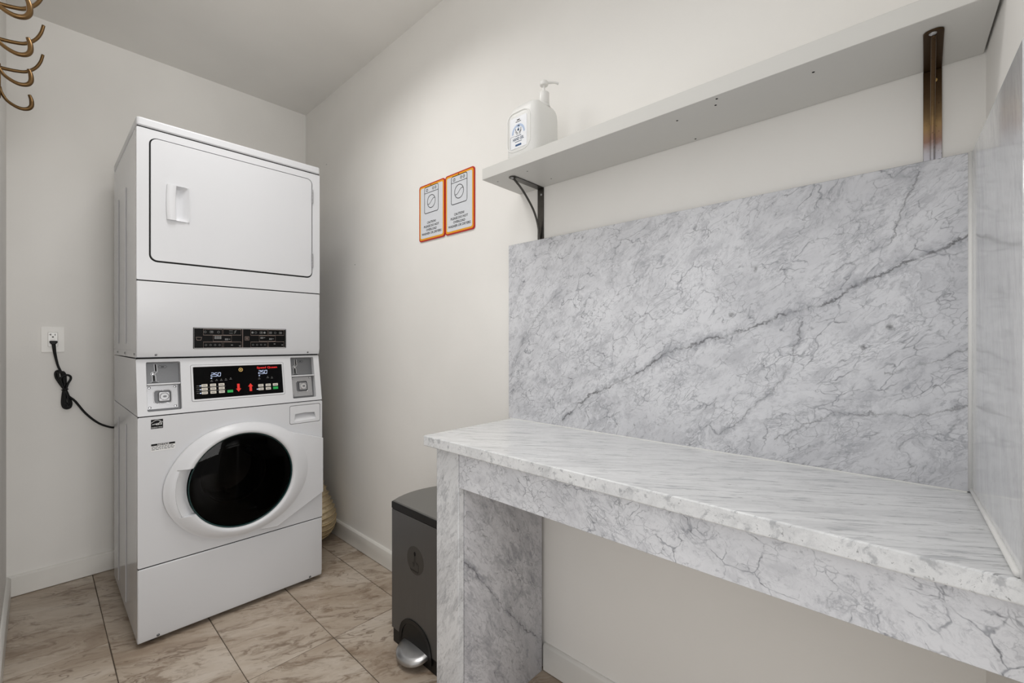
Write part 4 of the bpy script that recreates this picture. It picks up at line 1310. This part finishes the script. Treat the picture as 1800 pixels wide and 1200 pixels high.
stroke(bm, FLb, [(-0.964, 0.071), (lc - 0.014, 0.0715)], 0.0006, dL); stroke(bm, FLb, [(-0.9645, 0.071), (-0.9645, 0.034)], 0.0006, dL)
obj('label_hands', bm, 'print_black', lb)
bm = bmesh.new()
text(bm, FLb, 'HAND GEL', lc, 0.0605, 0.046, 0.0085, dL, bold=0.02)
plate(bm, FLb, circ(lc, 0.0885, 0.004, 14), dL + 0.0002, dL + 0.0002)
for z_, w_ in ((0.0695, 0.024), (0.0515, 0.028)):
    stroke(bm, FLb, [(lc - w_ / 2, z_), (lc + w_ / 2, z_)], 0.0016, dL)
obj('label_lettering', bm, 'print_navy', lb)
bm = bmesh.new()
plate(bm, FLb, rrect(lc - 0.013, lc + 0.013, 0.0375, 0.0435, 0.003, 3), dL, dL)
obj('label_bar', bm, 'print_bluebar', lb)

# ------------------------------------------------------------------ marble counter
CT, CB = 0.857, 0.826
ct = empty('marble_countertop', (1.0, 0.5, CB), 'white marble countertop slab with fine grey streaks', 'countertop')
bm = prism_xy(bmesh.new(), [(0.796, 1.106), (0.796, near_y(0.796) + 0.0005), (XR - 0.001, near_y(XR) + 0.0005), (XR - 0.001, 1.115)], CB, CT)
obj('slab', bm, 'm_top', ct, bevel=0.003, seg=3)
bm = bmesh.new()
box(bm, 1.1875, 1.1905, -0.06, 1.118, CT - 0.001, CT + 0.0022)
obj('caulk_line', bm, 'caulk', ct, bevel=0.0012)

cbs = empty('marble_counter_base', (0.9, 0.9, 0), 'marble leg and apron carrying the countertop, beside the bin', 'counter base')
obj('leg_front', B(0.818, 0.838, 0.969, 1.070, 0.0, CB - 0.0005), 'm_legf', cbs, bevel=0.001, seg=1)
obj('leg_inner_side', B(0.8395, XR - 0.016, 0.969, 0.989, 0.0, CB - 0.0005), 'm_legs', cbs, bevel=0.0008, seg=1)
obj('leg_outer_side', B(0.8385, XR - 0.016, 1.050, 1.070, 0.0, CB - 0.0005), 'm_legs', cbs, bevel=0.0008, seg=1)
obj('apron', B(0.8175, 0.8375, near_y(0.82) + 0.001, 0.9665, 0.724, CB - 0.0005), 'm_apron', cbs, bevel=0.0012, seg=1)

bs = empty('marble_backsplash', (1.2, 0.53, CT), 'veined grey marble backsplash slab under the shelf', 'backsplash')
obj('slab', B(1.19, XR - 0.0005, near_y(1.19) + 0.021, 1.125, CT + 0.001, 1.4945), 'm_splash', bs, bevel=0.0012, seg=1)
sp = empty('marble_side_panel', (1.0, -0.08, CT), 'polished marble side panel at the right end of the counter', 'wall panel')
bm = prism_xy(bmesh.new(), [(0.785, near_y(0.785, 0.0005)), (XR - 0.001, near_y(XR, 0.0005)), (XR - 0.001, near_y(XR, 0.02)), (0.785, near_y(0.785, 0.02))], CT + 0.001, 1.4945)
obj('slab', bm, 'm_side', sp, bevel=0.0012, seg=1)
bm = bmesh.new()
ysp = near_y(1.188, 0.02)
tube(bm, [(1.1895, ysp + 0.001, CT + 0.004), (1.1895, ysp + 0.001, 1.4942)], 0.0046, 8)
tube(bm, [(1.1895, ysp + 0.001, CT + 0.0065), (0.80, near_y(0.80, 0.021), CT + 0.0055)], [0.0036, 0.0048], 8)
obj('caulk_line', bm, 'caulk', sp, smooth='all')

# ------------------------------------------------------------------ step bin
bin_ = empty('step_bin', (1.05, 1.33, 0), 'dark steel step bin with black trim behind the marble leg', 'bin')
BX0, BX1, BY0, BY1 = 0.925, 1.178, 1.183, 1.483
def bin_outline(g=0.0, n=8):
    pts = []
    x0, x1, y0, y1 = BX0 - g, BX1 + g, BY0 - g, BY1 + g
    # front straight, sides bowed outwards, corners eased
    for k in range(n + 1):
        t = k / n
        pts.append((x0 + (x1 - x0) * t, y1 + 0.030 * math.sin(math.pi * min(1, t * 1.05)) ** 0.8))
    for k in range(n + 1):
        t = 1 - k / n
        pts.append((x0 + (x1 - x0) * t, y0 - 0.030 * math.sin(math.pi * min(1, t * 1.05)) ** 0.8))
    return pts
bm = bmesh.new()
prism_xy(bm, bin_outline(-0.002), 0.0, 0.056)
obj('bin_base', bm, 'bin_black', bin_, bevel=0.003)
ol_ = bin_outline()
bm = bmesh.new()
lo_ = [bm.verts.new((x, y, 0.056)) for x, y in ol_]
hi_ = [bm.verts.new((x, y, 0.505)) for x, y in ol_]
for i in range(len(ol_) - 1):
    bm.faces.new((lo_[i], lo_[i + 1], hi_[i + 1], hi_[i]))
bm.faces.new(hi_)
obj('bin_shell', bm, 'bin_steel', bin_, smooth=True)
FBN = Frame((BX0 - 0.001, 0, 0), (0, -1, 0), FZ)   # a = -Y
AC = -1.332
def arch(hw, zt, zb, n=20):
    p = [(AC + hw, zb)]
    for k in range(n + 1):
        t = math.pi * k / n
        p.append((AC + hw * (abs(math.cos(t)) ** 0.9) * (1 if math.cos(t) > 0 else -1), zb + (zt - zb) * math.sin(t) ** 0.75 if 0 < k < n else zb))
    p.append((AC - hw, zb))
    out = []
    for q_ in p:
        if not out or (Vector(q_) - Vector(out[-1])).length > 1e-5:
            out.append(q_)
    return out
outer_arch = arch(0.094, 0.132, 0.056)
front = [(-BY1, 0.505), (-BY1, 0.056)] + outer_arch[::-1] + [(-BY0, 0.056), (-BY0, 0.505)]
obj('front_plate', PL(FBN, front, -0.001, 0.0015), 'bin_steel', bin_)
ar_o, ar_i = arch(0.100, 0.138, 0.030), arch(0.088, 0.122, 0.020)
bm = bmesh.new()
n = min(len(ar_o), len(ar_i))
o_ = [bm.verts.new(FBN.p(a, b, 0.005)) for a, b in ar_o[:n]]
i_ = [bm.verts.new(FBN.p(a, b, 0.003)) for a, b in ar_i[:n]]
ob_ = [bm.verts.new(FBN.p(a, b, 0.0)) for a, b in ar_o[:n]]
for k in range(n - 1):
    bm.faces.new((o_[k], o_[k + 1], i_[k + 1], i_[k]))
    bm.faces.new((o_[k], o_[k + 1], ob_[k + 1], ob_[k]))
bm.faces.new([bm.verts.new(v.co + Vector((0.0025, 0, 0))) for v in i_])
obj('pedal_arch', bm, 'bin_black', bin_, smooth=True)
bm = bmesh.new()
prism_xy(bm, bin_outline(0.003), 0.506, 0.532)
obj('lid_band', bm, 'bin_black', bin_, bevel=0.003)
bm = bmesh.new()
lp0 = bin_outline(-0.001)
cxb, cyb = (BX0 + BX1) / 2, (BY0 + BY1) / 2
rings = []
for s_, z in ((1.0, 0.532), (0.985, 0.536), (0.6, 0.541), (0.25, 0.543)):
    rings.append([bm.verts.new((cxb + (x - cxb) * s_, cyb + (y - cyb) * s_, z)) for x, y in lp0])
for A, Bq in zip(rings, rings[1:]):
    for k in range(len(A)):
        j = (k + 1) % len(A)
        bm.faces.new((A[k], A[j], Bq[j], Bq[k]))
bm.faces.new(rings[-1])
obj('lid', bm, 'bin_lid', bin_, smooth=True)
# pedal: domed half-oval tongue
bm = bmesh.new()
rings = []
pc_y = 1.332
for s_, dz in ((1.0, -0.014), (1.0, -0.005), (0.96, -0.001), (0.7, 0.0015), (0.4, 0.003), (0.1, 0.0035)):
    ring = []
    for k in range(21):
        t = math.pi * k / 20
        x = 0.928 - 0.068 * s_ * math.sin(t) ** 0.8
        y = pc_y + 0.073 * s_ * math.cos(t)
        ring.append(bm.verts.new((x, y, 0.050 + dz - (0.928 - x) * 0.22)))
    rings.append(ring)
for A, Bq in zip(rings, rings[1:]):
    for k in range(20):
        bm.faces.new((A[k], A[k + 1], Bq[k + 1], Bq[k]))
bm.faces.new(rings[0]); bm.faces.new(rings[-1])
obj('pedal', bm, 'pedal', bin_, smooth=True, angle=50)
stk = obj('round_sticker', PL(FBN, circ(AC + 0.001, 0.357, 0.050, 40), 0.0014, 0.0019), 'sticker', bin_)
bm = bmesh.new()
dB = 0.0023
h0 = AC + 0.002
stroke(bm, FBN, [(h0 - 0.006, 0.336), (h0 - 0.006, 0.372), (h0 - 0.003, 0.376), (h0 + 0.000, 0.372), (h0 + 0.000, 0.350), (h0 + 0.006, 0.352), (h0 + 0.007, 0.342), (h0 + 0.007, 0.352), (h0 + 0.0125, 0.350), (h0 + 0.013, 0.342), (h0 + 0.0135, 0.350), (h0 + 0.019, 0.347), (h0 + 0.019, 0.322)], 0.0016, dB)
stroke(bm, FBN, [(h0 - 0.006, 0.340), (h0 - 0.012, 0.350), (h0 - 0.015, 0.347), (h0 - 0.010, 0.332)], 0.0016, dB)
plate(bm, FBN, circ(h0 - 0.003, 0.380, 0.006, 14, 0.008), dB, dB)
text(bm, FBN, 'fingerprint-proof', AC - 0.004, 0.320, 0.050, 0.0065, dB, bold=0.01)
obj('sticker_print', bm, 'print_black', stk)

# ------------------------------------------------------------------ brass hooks on the left wall
hook_labels = ['brass double coat hook on the left wall, topmost, cut off by the frame',
               'brass double coat hook on the left wall, second from the top',
               'brass double coat hook on the left wall, third from the top',
               'brass double coat hook on the left wall, lowest in the picture']
first = None
for k, y in enumerate((1.727, 1.951, 2.1755, 2.400)):
    if first is None:
        hk = empty('coat_hook', (XL, y, 2.0), hook_labels[k], 'hook', 'brass coat hooks on the left wall')
        def hp(x, z, dy=0.0):
            return (x, y + dy, z)
        obj('back_plate', B(XL + 0.0003, XL + 0.005, y - 0.009, y + 0.009, 2.005, 2.125), 'brass', hk, bevel=0.002)
        up = smooth_path([hp(-0.088, 2.112), (-0.075, y, 2.113), (-0.050, y, 2.1165), (-0.025, y, 2.125), (-0.003, y, 2.148), (0.010, y, 2.176), (0.0165, y, 2.206)], 6)
        nn = len(up)
        obj('upper_hook', tube(bmesh.new(), up, [0.0062 - 0.0018 * i / (nn - 1) for i in range(nn)], 12), 'brass', hk, smooth='all')
        dn = smooth_path([hp(-0.0885, 2.045), (-0.085, y, 2.026), (-0.073, y, 2.003), (-0.055, y, 1.990), (-0.037, y, 1.9855), (-0.021, y, 1.991), (-0.0125, y, 2.005), (-0.0125, y, 2.026), (-0.0175, y, 2.043)], 6)
        nn = len(dn)
        obj('lower_hook', tube(bmesh.new(), dn, [0.0042 + 0.0022 * min(1, i / (nn * 0.6)) - 0.0016 * max(0, (i / (nn - 1) - 0.85) / 0.15) for i in range(nn)], 12), 'brass', hk, smooth='all')
        first = hk
    else:
        hk = first.copy()
        COL.objects.link(hk)
        hk.location = (XL, y, 2.0)
        hk['label'] = hook_labels[k]
        for ch in list(first.children):
            c_ = ch.copy()
            COL.objects.link(c_)
            c_.parent = hk
